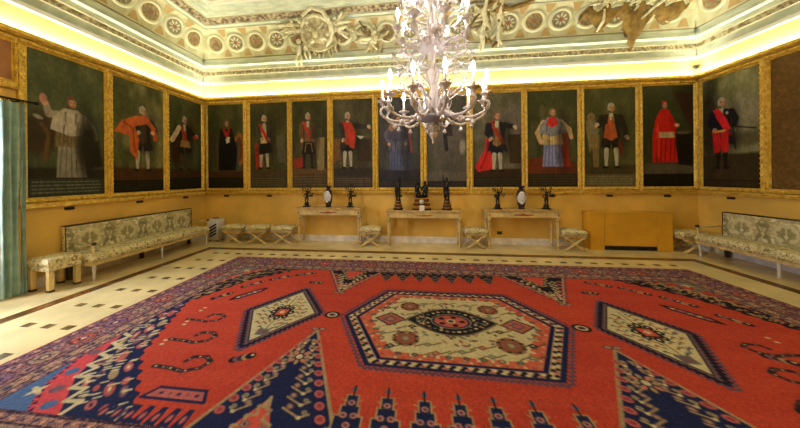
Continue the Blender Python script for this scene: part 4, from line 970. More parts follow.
# 1: oval medallion with trophies and leaf sprays
r1 = ornament(3.25, 0.55, 'sculpted oval trophy medallion with leaf sprays on the cove, left of the chandelier')
q = MB(); n = 28
def oval(x, t_, rx, rt, h): return [CP(x+rx*math.cos(2*PI*j/n), t_+rt*math.sin(2*PI*j/n), h) for j in range(n)]
A = [oval(3.25,0.62,0.42,0.62,0.0), oval(3.25,0.62,0.42,0.62,0.04), oval(3.25,0.62,0.37,0.54,0.055), oval(3.25,0.62,0.35,0.51,0.03)]
q.add(sum(A, []), [(j*n+i, j*n+(i+1)%n, (j+1)*n+(i+1)%n, (j+1)*n+i) for j in range(3) for i in range(n)], 'stucco_light', True); q.add(A[3], [tuple(range(n))], 'stucco'); attach(q.build('medallion'), r1)
q = MB(); ctube(q, [(3.02,0.3),(3.2,0.6),(3.45,0.95)], [0.03,0.025,0.04], 'stucco_light', 0.1); ctube(q, [(3.48,0.35),(3.3,0.6),(3.05,0.92)], [0.04,0.025,0.03], 'stucco_light', 0.12)
q.ball(CP(3.22,0.6,0.1), 0.09, 'stucco', 10, 7); q.ball(CP(3.12,0.36,0.1), 0.06, 'stucco_light', 8, 6); q.ball(CP(3.38,0.42,0.1), 0.055, 'stucco_light', 8, 6)
for i in range(8): cleaf(q, 3.25, 0.62, i*PI/4+0.3, 0.24, 0.04, 'stucco_light', 0.09)
attach(q.build('trophy'), r1)
for side_, x0 in ((1, 2.85), (-1, 3.68)):
    q = MB()
    for i in range(9): cleaf(q, x0-side_*0.05*(i % 3), 0.75+0.12*(i//3)-0.1, (PI if side_ > 0 else 0)+rr.uniform(-0.8,0.8), rr.uniform(0.3,0.5), rr.uniform(0.05,0.08), rr.choice(['stucco_light','stucco']), 0.05, 0.6)
    for i in range(6): q.ball(CP(x0+rr.uniform(-0.25,0.25), 0.75+rr.uniform(-0.2,0.35), 0.05), rr.uniform(0.03,0.055), 'stucco_light', 8, 6)
    attach(q.build('leaf_spray'), r1)
q = MB(); ctube(q, [(3.0,1.2),(3.25,1.45),(3.5,1.3),(3.62,0.9),(3.6,0.45),(3.45,0.15)], [0.05,0.08,0.09,0.10,0.10,0.05], 'stucco_light', 0.05); ctube(q, [(3.58,0.7),(3.7,0.3),(3.66,0.0)], [0.06,0.07,0.03], 'stucco', 0.05); attach(q.build('drapery'), r1)
q = MB(); ctube(q, [(2.75,0.35),(3.0,0.12),(3.25,0.02),(3.5,0.1),(3.8,0.35)], [0.04,0.06,0.07,0.06,0.04], 'stucco', 0.03)
for i in range(12): cleaf(q, 2.8+0.085*i, 0.2-0.16*math.sin(PI*i/11), -PI/2+rr.uniform(-0.9,0.9), 0.2, 0.045, rr.choice(['stucco_light','stucco','stucco_brown']), 0.05)
attach(q.build('festoon'), r1)
attach(putto(2.72, -0.42, 0.72, 0.1, None), r1); attach(putto(2.98, -0.22, 0.6, -0.2, None), r1)
# 2: acanthus sprays either side of the chandelier
r2 = ornament(4.62, 0.5, 'sculpted acanthus spray on the cove directly behind the chandelier, left side')
q = MB()
for i in range(14): cleaf(q, 4.62+rr.uniform(-0.2,0.2), 0.35+rr.uniform(-0.2,0.2), i*2*PI/14, rr.uniform(0.3,0.5), 0.07, rr.choice(['stucco_light','stucco','stucco']), 0.04, 0.5)
for i in range(6): q.ball(CP(4.62+rr.uniform(-0.15,0.15), 0.35+rr.uniform(-0.15,0.15), 0.06), 0.05, 'stucco_light', 8, 6)
attach(q.build('leaf_spray'), r2)
q = MB(); ctube(q, [(4.3,0.9),(4.45,0.55),(4.75,0.3),(5.0,0.2)], [0.03,0.03,0.03,0.02], 'stucco_brown', 0.05); attach(q.build('stem'), r2)
# 3: hanging drapes with a crossing staff
r3 = ornament(7.2, 0.5, 'pair of sculpted hanging drapes with a slanting staff, cove right of the chandelier')
for x0, w_ in ((7.12, 0.09), (7.46, 0.07)):
    q = MB(); ctube(q, [(x0+0.02,1.35),(x0-0.03,0.95),(x0+0.02,0.6),(x0-0.02,0.25),(x0+0.01,-0.1),(x0,-0.32)], [0.05,w_,w_*0.75,w_*1.15,w_*0.9,0.02], 'stucco_light', 0.04)
    for i in range(8): cleaf(q, x0+rr.uniform(-0.05,0.05), 1.1-0.16*i, -PI/2+rr.uniform(-0.9,0.9), 0.24, 0.05, rr.choice(['stucco_light','stucco','stucco_brown']), 0.08, 0.4)
    attach(q.build('drape'), r3)
q = MB(); ctube(q, [(6.35,-0.35),(6.7,0.25),(7.0,0.85)], [0.012,0.03,0.035], 'stucco_brown', 0.05)
for i in range(9): cleaf(q, 6.75+0.03*i, 0.35+0.07*i, PI/3+(1 if i % 2 else -1)*0.9, 0.26, 0.05, rr.choice(['stucco_light','stucco']), 0.05)
attach(q.build('staff'), r3)
q = MB()
for i in range(10): cleaf(q, 7.3+rr.uniform(-0.3,0.3), 1.0+rr.uniform(-0.2,0.3), rr.uniform(0,2*PI), 0.3, 0.06, rr.choice(['stucco_light','stucco','stucco_brown']), 0.05)
ctube(q, [(7.2,1.25),(7.6,0.9),(8.0,1.05),(8.3,1.35)], [0.05,0.09,0.08,0.04], 'stucco_brown', 0.03); attach(q.build('knot'), r3)
# 4: cloud of leaves over a great brown drape in the right corner
r4 = ornament(10.0, 0.6, 'sculpted cloud of leaves over a pointed brown drape, cove near the right corner')
q = MB(); N_ = 22; vs = []; fs = []
top = [(9.2+2.0*i/N_, 0.75+0.12*math.sin(i*1.7)) for i in range(N_+1)]
bot = [(x, 0.28+0.16*math.sin(i*0.9)-0.75*max(0, 1-abs(i-13)/3.2)) for i, (x, _) in enumerate(top)]
for i in range(N_+1):
    for j in range(5):
        u = j/4; vs.append(CP(top[i][0]-0.12*u, top[i][1]*(1-u)+bot[i][1]*u, 0.02+0.06*math.sin(PI*u)+0.025*math.sin(i*2.2)))
for i in range(N_):
    for j in range(4): a = i*5+j; fs.append((a, a+1, a+6, a+5))
q.add(vs, fs, 'stucco_brown', True); attach(q.build('drapery'), r4)
q = MB()
for i in range(60):
    x = 9.15+2.0*rr.random(); t_ = 0.85+0.65*rr.random()
    if rr.random() < 0.7: cleaf(q, x, t_, rr.uniform(0, 2*PI), rr.uniform(0.14,0.3), rr.uniform(0.035,0.06), rr.choice(['stucco_light','stucco_light','stucco','stucco_brown']), 0.05, 0.6)
    else: q.ball(CP(x, t_, 0.06), rr.uniform(0.04,0.07), rr.choice(['stucco_light','stucco']), 8, 6)
attach(q.build('leaf_cloud'), r4)
q = MB(); ctube(q, [(10.25,-0.1),(10.3,0.3),(10.5,0.62),(10.7,0.95),(10.65,1.3)], [0.02,0.04,0.05,0.06,0.04], 'stucco_light', 0.08); attach(q.build('ribbon'), r4)
q = MB(); ctube(q, [(9.5,0.05),(9.6,0.35),(9.55,0.7)], [0.03,0.06,0.05], 'stucco_light', 0.07); attach(q.build('ribbon'), r4)
# ------------------------------------------------------------------ CARPET
RX0, RX1, RY0, RL = 2.02, 10.05, -1.50, 4.16
RW = RX1-RX0
def carpet():
    RED, RED2 = (186, 70, 54), (166, 58, 52)
    NAVY, BLK, CRM, PINK, MAU, BLUE, TAN, GRN = (34, 40, 78), (36, 32, 42), (196, 182, 146), (180, 96, 94), (116, 84, 98), (76, 102, 150), (160, 136, 104), (102, 114, 104)
    p = Pic(1000, 518, RW, RL, RED); H, Wd = p.H, p.W; X, Y = p.X, p.Y
    n = vnoise(H, Wd, 7, 1); n2 = vnoise(H, Wd, 24, 2)
    p.mix(np.clip(n*0.7+n2*0.4-0.35, 0, 1)*0.8, RED2)
    band = np.abs(np.sin(Y*9+3*n)); p.mix(0.18*(band > 0.8), (196, 84, 66))
    CX, CY = 3.94, 2.08
    r = np.random.default_rng(21)
    def flower(x, y, s, a, b, c, rot=0.0):
        p.ell(x, y, s, s*0.8, a, rot); p.ell(x, y, s*0.66, s*0.5, b, rot); p.ell(x, y, s*0.3, s*0.26, c, rot)
    def zig(pts, amp, step, c, wd=0.012):
        """toothed outline along a polyline"""
        for (ax, ay), (bx, by) in zip(pts, pts[1:]):
            L = math.hypot(bx-ax, by-ay); m_ = max(1, int(L/step)); nx, ny = -(by-ay)/L, (bx-ax)/L; P = []
            for i in range(2*m_+1):
                u = i/(2*m_); o = amp if i % 2 else 0; P.append((ax+(bx-ax)*u+nx*o, ay+(by-ay)*u+ny*o))
            p.line(P, wd, c)
    def dots(pts, step, s, cols, inset=0.0):
        j = 0
        for (ax, ay), (bx, by) in zip(pts, pts[1:]):
            L = math.hypot(bx-ax, by-ay); m_ = max(1, int(L/step))
            for i in range(m_):
                u = (i+0.5)/m_; p.ell(ax+(bx-ax)*u, ay+(by-ay)*u, s, s*0.8, cols[j % len(cols)]); j += 1
    def scale_poly(P, k):
        cx = sum(a for a, _ in P)/len(P); cy = sum(b for _, b in P)/len(P); return [(cx+(a-cx)*k, cy+(b-cy)*k) for a, b in P]
    close = lambda P: P+[P[0]]
    # --- corner fields, nested diagonals running out of each corner
    bx, by = 0.56, 0.62
    def corner(fx, fy, S):
        def T(pts): return [((RW-a) if fx else a, (RL-b) if fy else b) for a, b in pts]
        def tri(s, sag=0.0): return T([(bx, by), (bx+0.95*s, by), (bx+0.42*s-sag, by+0.52*s-sag), (bx+0.22*s, by+0.95*s), (bx, by+1.45*s)])
        p.poly(tri(S), NAVY if fy else BLK)
        hyp = lambda s: T([(bx+0.95*s, by), (bx+0.42*s, by+0.52*s), (bx+0.22*s, by+0.95*s), (bx, by+1.45*s)])
        zig(hyp(S), 0.05 if fx == fy else -0.05, 0.13, NAVY if fy else BLK, 0.03)
        r2 = np.random.default_rng(31+fx+2*fy)
        for s_, k_ in ((0.92, 0.042), (0.81, 0.04), (0.71, 0.035), (0.62, 0.03)):
            Pq = hyp(S*s_); j = 0
            for (a0, a1), (c0, c1) in zip(Pq, Pq[1:]):
                m_ = max(1, int(math.hypot(c0-a0, c1-a1)/0.2))
                for i in range(m_):
                    u = (i+0.25+0.5*r2.random())/m_; rot = math.atan2(c1-a1, c0-a0); x_, y_ = a0+(c0-a0)*u, a1+(c1-a1)*u
                    L_ = (0.04+0.06*r2.random())*(1 if fy else 0.8)
                    p.ell(x_, y_, L_, k_*(0.5+0.5*r2.random())*(1 if fy else 0.7), [PINK, MAU, (168,84,84), TAN][int(r2.integers(0, 4))], rot+0.3*(r2.random()-0.5))
                    if r2.random() < 0.5: p.ell(x_, y_, L_*0.4, k_*0.25, [NAVY, CRM][j % 2], rot)
                    j += 1
            for i in range(22):
                u = r2.random()*3; seg = min(2, int(u)); v = u-seg; s2 = 0.03*(r2.random()-0.5)
                x_, y_ = Pq[seg][0]+(Pq[seg+1][0]-Pq[seg][0])*v+s2, Pq[seg][1]+(Pq[seg+1][1]-Pq[seg][1])*v-0.06*(r2.random()-0.5)
                p.line([(x_, y_), (x_+0.035, y_-0.02)], 0.009, CRM if fy else TAN)
        p.poly(tri(S*0.52), (200, 74, 80) if fy else (176, 66, 52)); zig(hyp(S*0.52), 0.09, 0.12, CRM if fy else TAN, 0.018)
        dots(hyp(S*0.42), 0.14, 0.05, [BLUE, MAU] if fy else [GRN, MAU])
        p.poly(tri(S*0.33), NAVY); zig(hyp(S*0.33), -0.05, 0.06, (200, 74, 80), 0.01); p.poly(tri(S*0.29), BLUE if fy else (120, 120, 112))
        c0 = T([(bx+0.12*S, by+0.14*S)])[0]; p.ell(c0[0], c0[1], 0.07, 0.02, CRM, 0.4); p.ell(c0[0], c0[1], 0.02, 0.06, CRM, 0.4)
    corner(False, False, 1.0); corner(True, False, 1.0); corner(False, True, 1.2); corner(True, True, 1.2)
    # --- small motifs lying along the diagonals
    def motif(x, y, L, rot, kind=0):
        ca, sa = math.cos(rot), math.sin(rot)
        if kind == 0:
            P = [(-L,0),(-L*0.6,0.045),(L*0.6,0.045),(L,0),(L*0.6,-0.045),(-L*0.6,-0.045)]
            P = [(x+a*ca-b*sa, y+a*sa+b*ca) for a, b in P]; p.line(close(P), 0.018, BLK); p.poly(scale_poly(P, 0.8), MAU)
            for i in range(5):
                u = -0.6+0.3*i; p.ell(x+u*L*ca, y+u*L*sa, 0.024, 0.02, [CRM, PINK, TAN][i % 3])
        else:
            for i in range(5):
                u = -1+0.5*i; p.ell(x+u*L*0.6*ca, y+u*L*0.6*sa, 0.045, 0.042, [BLK, MAU, (70,50,56), TAN, BLK][i], rot); p.ell(x+u*L*0.6*ca+0.01, y+u*L*0.6*sa-0.012, 0.016, 0.014, [CRM, PINK][i % 2])
    for fx in (0, 1):
        for x, y, L, rot, kd in ((1.75,0.82,0.20,-0.5,1),(1.42,1.02,0.22,-0.7,1),(1.13,1.30,0.22,-0.9,1),(1.28,1.62,0.24,-0.95,0),(0.95,1.72,0.16,-1.0,1),(2.05,1.15,0.1,0,1)):
            xx = RW-0.12-x if fx else x; motif(xx, y, L, -rot if fx else rot, kd)
    def hook(x, y, s, fx):
        k_ = -1 if fx else 1
        P = [(-0.30,0.02),(-0.12,0.03),(0.06,0.06),(0.2,0.0),(0.24,-0.10),(0.14,-0.17),(0.0,-0.15),(-0.03,-0.08)]
        P = [(x+a*s*k_, y+b*s) for a, b in P]; p.line(P, 0.026*s, (60, 44, 52)); dots(P, 0.035, 0.013*s, [CRM, BLK, TAN, (120,70,70)])
    for x, y, s in ((1.20,2.30,0.72),(1.36,2.66,0.78),(1.58,3.02,0.82)): hook(x, y, s, 0); hook(RW-0.14-x, y, s, 1)
    for x, y in ((0.98,2.05),(0.98,2.12),(1.02,2.36),(1.04,2.42),(1.1,2.7),(1.12,2.76)): p.ell(x, y, 0.022, 0.016, CRM); p.ell(RW-0.14-x, y, 0.022, 0.016, CRM)
    for x, y, rot in ((2.02,2.86,-0.5),(6.15,3.02,0.6),(6.35,3.12,0.6),(6.62,2.4,0.6),(6.75,2.9,0.4),(7.0,2.6,0.5)): motif(x, y, 0.11, rot, 1)
    for fx in (0, 1):       # teeth along the near border between corner and leaf field
        for i in range(7):
            x = 1.42+0.1*i; x = RW-0.1-x if fx else x
            p.poly([(x-0.045,3.56),(x+0.045,3.56),(x+0.02,3.40),(x-0.02,3.40)], NAVY); p.ell(x, 3.48, 0.016, 0.03, PINK)
        x0 = 1.55 if not fx else RW-1.65-0.45; p.poly([(x0,3.34),(x0+0.5,3.34),(x0+0.44,3.24),(x0+0.06,3.24)], PINK); p.line([(x0,3.34),(x0+0.5,3.34),(x0+0.44,3.24),(x0+0.06,3.24),(x0,3.34)], 0.012, NAVY); dots([(x0+0.08,3.29),(x0+0.44,3.29)], 0.06, 0.016, [NAVY, MAU])
    # --- the four V-shaped leaf fields
    def vee(apex, bl, br, notch, nl, nr, near):
        P = [apex, br, nr, notch, nl, bl]; g = (92, 66, 84)
        zig([apex, br], 0.07 if near else 0.04, 0.10, g, 0.012); zig([bl, apex], 0.07 if near else 0.04, 0.10, g, 0.012)
        p.poly([apex, br, bl], NAVY if near else BLK); 
        p.line([apex, br], 0.014, TAN); p.line([bl, apex], 0.014, TAN)
        p.poly([notch, nr, nl], (196, 82, 72)); zig([nl, notch, nr], 0.05, 0.09, TAN, 0.012)
        for side_, b_, n_ in ((0, bl, nl), (1, br, nr)):
            m_ = 9 if near else 6
            for i in range(m_):
                u = 0.16+0.8*i/m_; wv = 0.14 if near else 0.11
                ox, oy = apex[0]+(b_[0]-apex[0])*u, apex[1]+(b_[1]-apex[1])*u; ix, iy = apex[0]+(((n_[0]+notch[0])/2)-apex[0])*u, apex[1]+(((n_[1]+notch[1])/2)-apex[1])*u
                for v, sz, cs in ((0.22, 0.04, (PINK, (150,66,76))), (0.5, 0.022, (TAN, GRN)), (0.78, 0.03, (MAU, TAN))):
                    fx_, fy_ = ox+(ix-ox)*v, oy+(iy-oy)*v
                    if near or v < 0.5:
                        p.ell(fx_, fy_, sz, sz*0.8, cs[0], 0.5); p.ell(fx_, fy_, sz*0.55, sz*0.42, cs[1], 0.5)
                    else: p.ell(fx_, fy_, 0.022, 0.016, CRM)
                q0 = (ox+(ix-ox)*0.42, oy+(iy-oy)*0.42); q1 = (ox+(ix-ox)*0.56, oy+(iy-oy)*0.56+0.05*(1 if near else -1)); q2 = (ox+(ix-ox)*0.88, oy+(iy-oy)*0.88+0.03*(1 if near else -1))
                p.line([q0, q1, q2], 0.008, TAN); p.ell(q1[0], q1[1], 0.018, 0.014, CRM)
        c = (apex[0]*0.52+notch[0]*0.48, apex[1]*0.52+notch[1]*0.48)
        for i in range(8): p.ell(c[0]+0.07*math.cos(i*PI/4), c[1]+0.07*math.sin(i*PI/4), 0.03, 0.018, [TAN, (190,120,96)][i % 2], i*PI/4)
        p.ell(c[0], c[1], 0.03, 0.03, CRM)
        for dx in (-0.04, 0.04): flower(apex[0]+dx, apex[1]-(0.03 if near else -0.03), 0.04, g, TAN, PINK)
        if near:
            for dx, dy in ((-0.06,0.22),(0.07,0.24),(0.0,0.32),(0.12,0.36),(-0.1,0.36)): flower(notch[0]+dx, notch[1]+dy, 0.035, MAU, TAN, BLK)
    vee((2.53,2.38), (2.08,3.56), (3.08,3.56), (2.50,3.24), (2.32,3.56), (2.66,3.56), True)
    vee((5.33,2.40), (4.62,3.56), (5.82,3.56), (5.22,3.24), (5.00,3.56), (5.42,3.56), True)
    vee((2.50,1.44), (2.12,0.60), (2.98,0.60), (2.52,0.98), (2.36,0.60), (2.70,0.60), False)
    vee((5.36,1.50), (4.88,0.58), (5.80,0.58), (5.34,0.98), (5.14,0.58), (5.52,0.58), False)
    # --- rows of stepped spikes at the two long sides
    for i, x in enumerate((3.09, 3.34, 3.60, 3.84, 4.08, 4.34, 4.62)):
        for near in (0, 1):
            b_ = 3.58 if near else 0.60; tip = 3.07 if near else 0.98; s_ = 1 if near else -1; L = abs(b_-tip)
            for w_, u0, u1 in ((0.112,0.0,0.28),(0.088,0.28,0.48),(0.058,0.48,0.64),(0.036,0.64,0.82)):
                y0, y1 = b_-s_*L*u0, b_-s_*L*u1
                p.poly([(x-w_-0.014,y0),(x+w_+0.014,y0),(x+w_+0.014,y1-s_*0.012),(x-w_-0.014,y1-s_*0.012)], TAN if near else (120,96,80))
                p.poly([(x-w_,y0),(x+w_,y0),(x+w_,y1),(x-w_,y1)], NAVY if near else BLK)
            p.ell(x, tip+s_*0.03, 0.024, 0.024, (110, 96, 120)); p.line([(x, tip), (x, tip+s_*L*0.2)], 0.006, BLK)
            for dx, u in ((-0.06,0.14),(0.06,0.14),(0.0,0.36),(-0.035,0.5),(0.035,0.5),(0,0.7)): p.ell(x+dx, b_-s_*L*u, 0.026, 0.022, (186,130,122) if near else (150,120,104)); p.ell(x+dx, b_-s_*L*u, 0.013, 0.011, (96,60,90) if near else BLK)
            for dx in (-0.07, 0.07): p.line([(x+dx*0.6, tip+s_*L*0.28), (x+dx, tip+s_*L*0.24)], 0.005, TAN)
    # --- side medallions (ivory lozenges)
    for C0, P in ((( 2.0,2.05), [(1.52,2.05),(2.0,1.36),(2.47,2.03),(1.91,2.77)]), ((5.85,2.05), [(5.40,2.04),(5.83,1.37),(6.30,2.05),(5.87,2.81)])):
        zig(close(P), -0.03, 0.05, (88, 74, 98), 0.01)
        p.poly(scale_poly(P, 0.985), NAVY); p.poly(scale_poly(P, 0.90), (110, 84, 92)); zig(close(scale_poly(P, 0.90)), -0.04, 0.05, BLK, 0.01); p.poly(scale_poly(P, 0.82), BLK); p.poly(scale_poly(P, 0.79), CRM)
        q_ = scale_poly(P, 0.79); cx = sum(a for a, _ in q_)/4; cy = sum(b for _, b in q_)/4
        for sx in (-1, 1):
            for j in range(-5, 6):
                y = cy+j*0.082
                for k_, off in enumerate((0.075, 0.155, 0.235)):
                    if abs(j)*0.082/0.52+off/0.33 > 0.98 or (abs(j) < 2 and off < 0.1): continue
                    x = cx+sx*off; p.line([(x-0.03*sx, y+0.02), (x+0.02*sx, y-0.015)], 0.008, (120, 96, 66)); p.ell(x+0.022*sx, y-0.015, 0.022, 0.013, [(170,104,72), GRN, (130,100,80)][(j+k_) % 3], 0.5*sx)
        p.line([(cx, cy-0.42), (cx, cy+0.42)], 0.006, (120, 96, 66)); r5 = np.random.default_rng(15)
        for i in range(70):
            dx, dy = (r5.random()*2-1)*0.34, (r5.random()*2-1)*0.5
            if abs(dx)/0.34+abs(dy)/0.52 < 0.95: p.ell(cx+dx, cy+dy, 0.018, 0.011, [(150,96,70), GRN, (110,88,66), MAU][i % 4], r5.random()*3)
        for a in range(8): p.ell(cx+0.105*math.cos(a*PI/4), cy+0.13*math.sin(a*PI/4), 0.038, 0.045, BLK)
        for a in range(8): p.ell(cx+0.105*math.cos(a*PI/4), cy+0.13*math.sin(a*PI/4), 0.014, 0.018, CRM)
        p.poly([(cx-0.075,cy-0.08),(cx+0.075,cy-0.08),(cx+0.075,cy+0.08),(cx-0.075,cy+0.08)], (186, 84, 66)); p.line(close([(cx-0.075,cy-0.08),(cx+0.075,cy-0.08),(cx+0.075,cy+0.08),(cx-0.075,cy+0.08)]), 0.012, BLK); p.ell(cx, cy, 0.03, 0.03, CRM)
        p.poly([(cx-0.06,cy+0.36),(cx+0.05,cy+0.36),(cx+0.05,cy+0.46),(cx-0.06,cy+0.46)], MAU); p.line(close([(cx-0.06,cy+0.36),(cx+0.05,cy+0.36),(cx+0.05,cy+0.46),(cx-0.06,cy+0.46)]), 0.008, GRN)
    for x in (2.585, 5.245): p.ell(x, 2.055, 0.09, 0.075, BLK); flower(x, 2.055, 0.06, CRM, MAU, BLK)
    # --- the great hexagonal medallion
    hx = [(2.73,2.06),(3.16,1.33),(4.69,1.34),(5.12,2.06),(4.68,2.87),(3.11,2.84)]
    zig(close(hx), 0.035, 0.05, (88, 72, 94), 0.012); zig(close(scale_poly(hx,1.02)), -0.03, 0.05, (88, 72, 94), 0.01)
    p.poly(scale_poly(hx, 1.0), NAVY); p.poly(scale_poly(hx, 0.96), (168, 140, 122)); 
    dots(close(scale_poly(hx, 0.94)), 0.045, 0.02, [CRM, BLK, PINK, BLK]); dots(close(scale_poly(hx, 0.912)), 0.045, 0.02, [BLK, CRM, BLK, (200,180,150)])
    p.poly(scale_poly(hx, 0.885), (30, 34, 76)); p.poly(scale_poly(hx, 0.85), (196, 98, 78)); dots(close(scale_poly(hx, 0.825)), 0.07, 0.016, [TAN, (150,80,70), CRM])
    iv = scale_poly(hx, 0.735); n_ = 44; P = []
    for (a0, a1), (c0, c1) in zip(iv, iv[1:]+iv[:1]):
        L = math.hypot(c0-a0, c1-a1); m_ = max(1, int(L/0.11)); nx, ny = (c1-a1)/L, -(c0-a0)/L
        for i in range(m_):
            for u, o in ((0.0,0.0),(0.3,0.0),(0.36,0.045),(0.58,0.045),(0.64,0.0)): u_ = (i+u)/m_; P.append((a0+(c0-a0)*u_+nx*o, a1+(c1-a1)*u_+ny*o))
    p.poly(P, CRM)
    dots(close(scale_poly(hx, 0.755)), 0.14, 0.030, [(70,62,60)]); dots(close(scale_poly(hx, 0.755)), 0.14, 0.021, [GRN, (190,150,120), GRN, MAU])
    for x, y, s in ((3.26,2.07,0.18),(4.60,2.09,0.18)):
        p.poly([(x-s,y),(x,y-s*0.8),(x+s,y),(x,y+s*0.8)], BLK); p.poly([(x-s*0.85,y),(x,y-s*0.68),(x+s*0.85,y),(x,y+s*0.68)], (176,96,80)); p.poly([(x-s*0.5,y),(x,y-s*0.4),(x+s*0.5,y),(x,y+s*0.4)], MAU); p.ell(x, y, 0.04, 0.03, PINK)
    for x, y, s in ((3.44,2.42,0.10),(4.42,2.44,0.10),(3.47,1.76,0.085),(4.38,1.76,0.085)):
        for a in range(8): p.ell(x+s*math.cos(a*PI/4), y+s*math.sin(a*PI/4), 0.036, 0.032, (150,106,82))
        for a in range(8): p.ell(x+s*1.15*math.cos(a*PI/4+0.39), y+s*1.05*math.sin(a*PI/4+0.39), 0.022, 0.018, (70,58,52))
        p.ell(x, y, s*1.02, s*0.97, (66,48,46)); p.ell(x, y, s*0.95, s*0.9, (150,84,68)); p.ell(x, y, s*0.6, s*0.6, (124,96,86)); p.ell(x, y, s*0.3, s*0.3, TAN)
    for x, y, cl in ((3.2,2.35,GRN),(3.3,2.55,BLK),(3.65,2.5,GRN),(3.72,2.62,(150,70,60)),(3.95,2.58,GRN),(4.15,2.5,(150,70,60)),(4.2,2.62,GRN),(4.62,2.42,BLK),(4.55,2.6,GRN),(3.2,1.82,BLK),(3.65,1.68,GRN),(3.9,1.66,(150,70,60)),(4.15,1.68,GRN),(4.62,1.82,GRN),(3.28,1.68,(150,70,60)),(4.5,1.66,(150,70,60)),(3.55,1.93,GRN),(4.35,1.95,GRN),(3.5,2.2,BLK),(4.38,2.22,BLK)):
        p.poly([(x-0.055,y),(x,y-0.035),(x+0.055,y),(x,y+0.035)], cl); p.ell(x, y, 0.022, 0.014, TAN); p.line([(x+0.05,y),(x+0.13,y-0.04)], 0.007, (96,80,60)); p.line([(x-0.05,y),(x-0.12,y+0.04)], 0.007, (96,80,60))
    r3 = np.random.default_rng(5)
    for i in range(170):
        t_, s_ = r3.random()*2*PI, 0.25+0.7*r3.random(); x, y = CX+0.92*s_*math.cos(t_), 2.08+0.46*s_*math.sin(t_)
        if abs(y-2.06) < 0.14 and abs(x-CX) < 0.5: continue
        p.ell(x, y, 0.016+0.018*r3.random(), 0.014, [GRN, (150,84,70), (96,80,60), MAU, TAN][i % 5], r3.random()*3)
    # central lens
    def lens(k_, c):
        ts = np.linspace(-1, 1, 25); p.poly([(CX-0.02+0.47*k_*t, 2.06-0.26*k_*math.cos(t*PI/2)) for t in ts]+[(CX-0.02+0.47*k_*t, 2.06+0.26*k_*math.cos(t*PI/2)) for t in ts[::-1][1:-1]], c)
    lens(1.08, (120,100,84)); lens(1.0, BLK)
    for i in range(26):
        t = -0.9+1.8*(i//2)/12; p.ell(CX-0.02+0.40*t, 2.06+(1 if i % 2 else -1)*0.205*math.cos(t*PI/2), 0.02, 0.015, [CRM, GRN, TAN][i % 3])
    for s_ in (-1, 1):
        for dx, dy in ((0.28,0),(0.34,0.02),(0.25,0.05),(0.25,-0.05)): p.ell(CX-0.02+s_*dx, 2.06+dy, 0.02, 0.014, [GRN, CRM][int(dx*100) % 2])
    for i in range(60):
        t = r3.random()*1.8-0.9; v = (r3.random()*2-1)*0.23*math.cos(t*PI/2); p.ell(CX-0.02+0.44*t, 2.06+v, 0.014, 0.011, [CRM, GRN, TAN, (150,80,70)][i % 4])
    p.ell(CX-0.02, 2.06, 0.215, 0.15, CRM); p.ell(CX-0.02, 2.06, 0.205, 0.142, NAVY); p.ell(CX-0.02, 2.06, 0.18, 0.122, (184,92,78))
    for a in range(10): p.ell(CX-0.02+0.12*math.cos(a*PI/5), 2.06+0.085*math.sin(a*PI/5), 0.03, 0.024, [BLK, PINK][a % 2])
    p.ell(CX-0.02, 2.06, 0.05, 0.04, CRM); p.ell(CX-0.02, 2.06, 0.03, 0.022, NAVY)
    # --- borders
    ex = np.minimum(X, RW-X); ey = np.minimum(Y, RL-Y); sx = ex*(0.60/0.55); ed = np.minimum(sx, ey)
    along = np.where(sx < ey, Y, X)
    def strip(a, b_, c): p.a[(ed >= a) & (ed < b_)] = c
    nz = r.random((H, Wd)); nz = (nz+np.roll(nz,1,0)+np.roll(nz,1,1))/3
    BG = (132, 84, 92)
    strip(0, 0.62, BG); strip(0, 0.025, (150, 66, 60)); strip(0.025, 0.10, (118, 76, 92)); strip(0.10, 0.115, (64, 40, 52)); strip(0.42, 0.435, (70, 44, 54)); strip(0.435, 0.53, (150, 122, 104)); strip(0.53, 0.545, (56, 40, 56)); strip(0.545, 0.60, (142, 104, 100)); strip(0.60, 0.62, (60, 44, 62))
    def rep(a, b_, per, fn):
        u = ((along/per) % 1.0)-0.5; v = (ed-(a+b_)/2)/((b_-a)/2); k_ = np.floor(along/per).astype(int); m_ = (ed >= a) & (ed < b_); fn(u, v, k_, m_)
    def put(mask, c): p.a[mask] = c
    def small(u, v, k_, m_):
        d_ = (np.abs(u)*2)+np.abs(v)*0.8; put(m_ & (d_ < 0.75) & (k_ % 2 == 0), (176, 130, 116)); put(m_ & (d_ < 0.75) & (k_ % 2 == 1), (78, 62, 92))
    rep(0.025, 0.10, 0.07, small); rep(0.435, 0.53, 0.09, small); rep(0.545, 0.60, 0.06, small)
    def big(u, v, k_, m_):
        put(m_ & (np.abs(np.abs(v)-0.75+0.25*np.cos(u*2*PI)) < 0.08), (74, 56, 80))
        d_ = np.hypot(u*1.7, v*0.85); put(m_ & (d_ < 0.62), (84, 58, 70)); put(m_ & (d_ < 0.52) & (k_ % 3 == 0), (176, 84, 72)); put(m_ & (d_ < 0.52) & (k_ % 3 == 1), (150, 122, 104)); put(m_ & (d_ < 0.52) & (k_ % 3 == 2), (120, 84, 116)); put(m_ & (d_ < 0.26), (64, 46, 70)); put(m_ & (d_ < 0.14), (196, 168, 140))
        d2 = np.hypot((np.abs(u)-0.5)*2.4, (np.abs(v)-0.55)*1.1); put(m_ & (d2 < 0.3), (164, 124, 116)); put(m_ & (d2 < 0.16), (70, 60, 96))
    rep(0.115, 0.42, 0.29, big)
    mb_ = ed < 0.62; p.a[mb_] *= (0.8+0.42*nz)[mb_][..., None]
    p.mix(0.35*mb_*(nz > 0.6), (176, 140, 120)); p.mix(0.4*mb_*(nz < 0.38), (60, 44, 58))
    p.a *= (0.87+0.26*nz)[..., None]
    return p.a
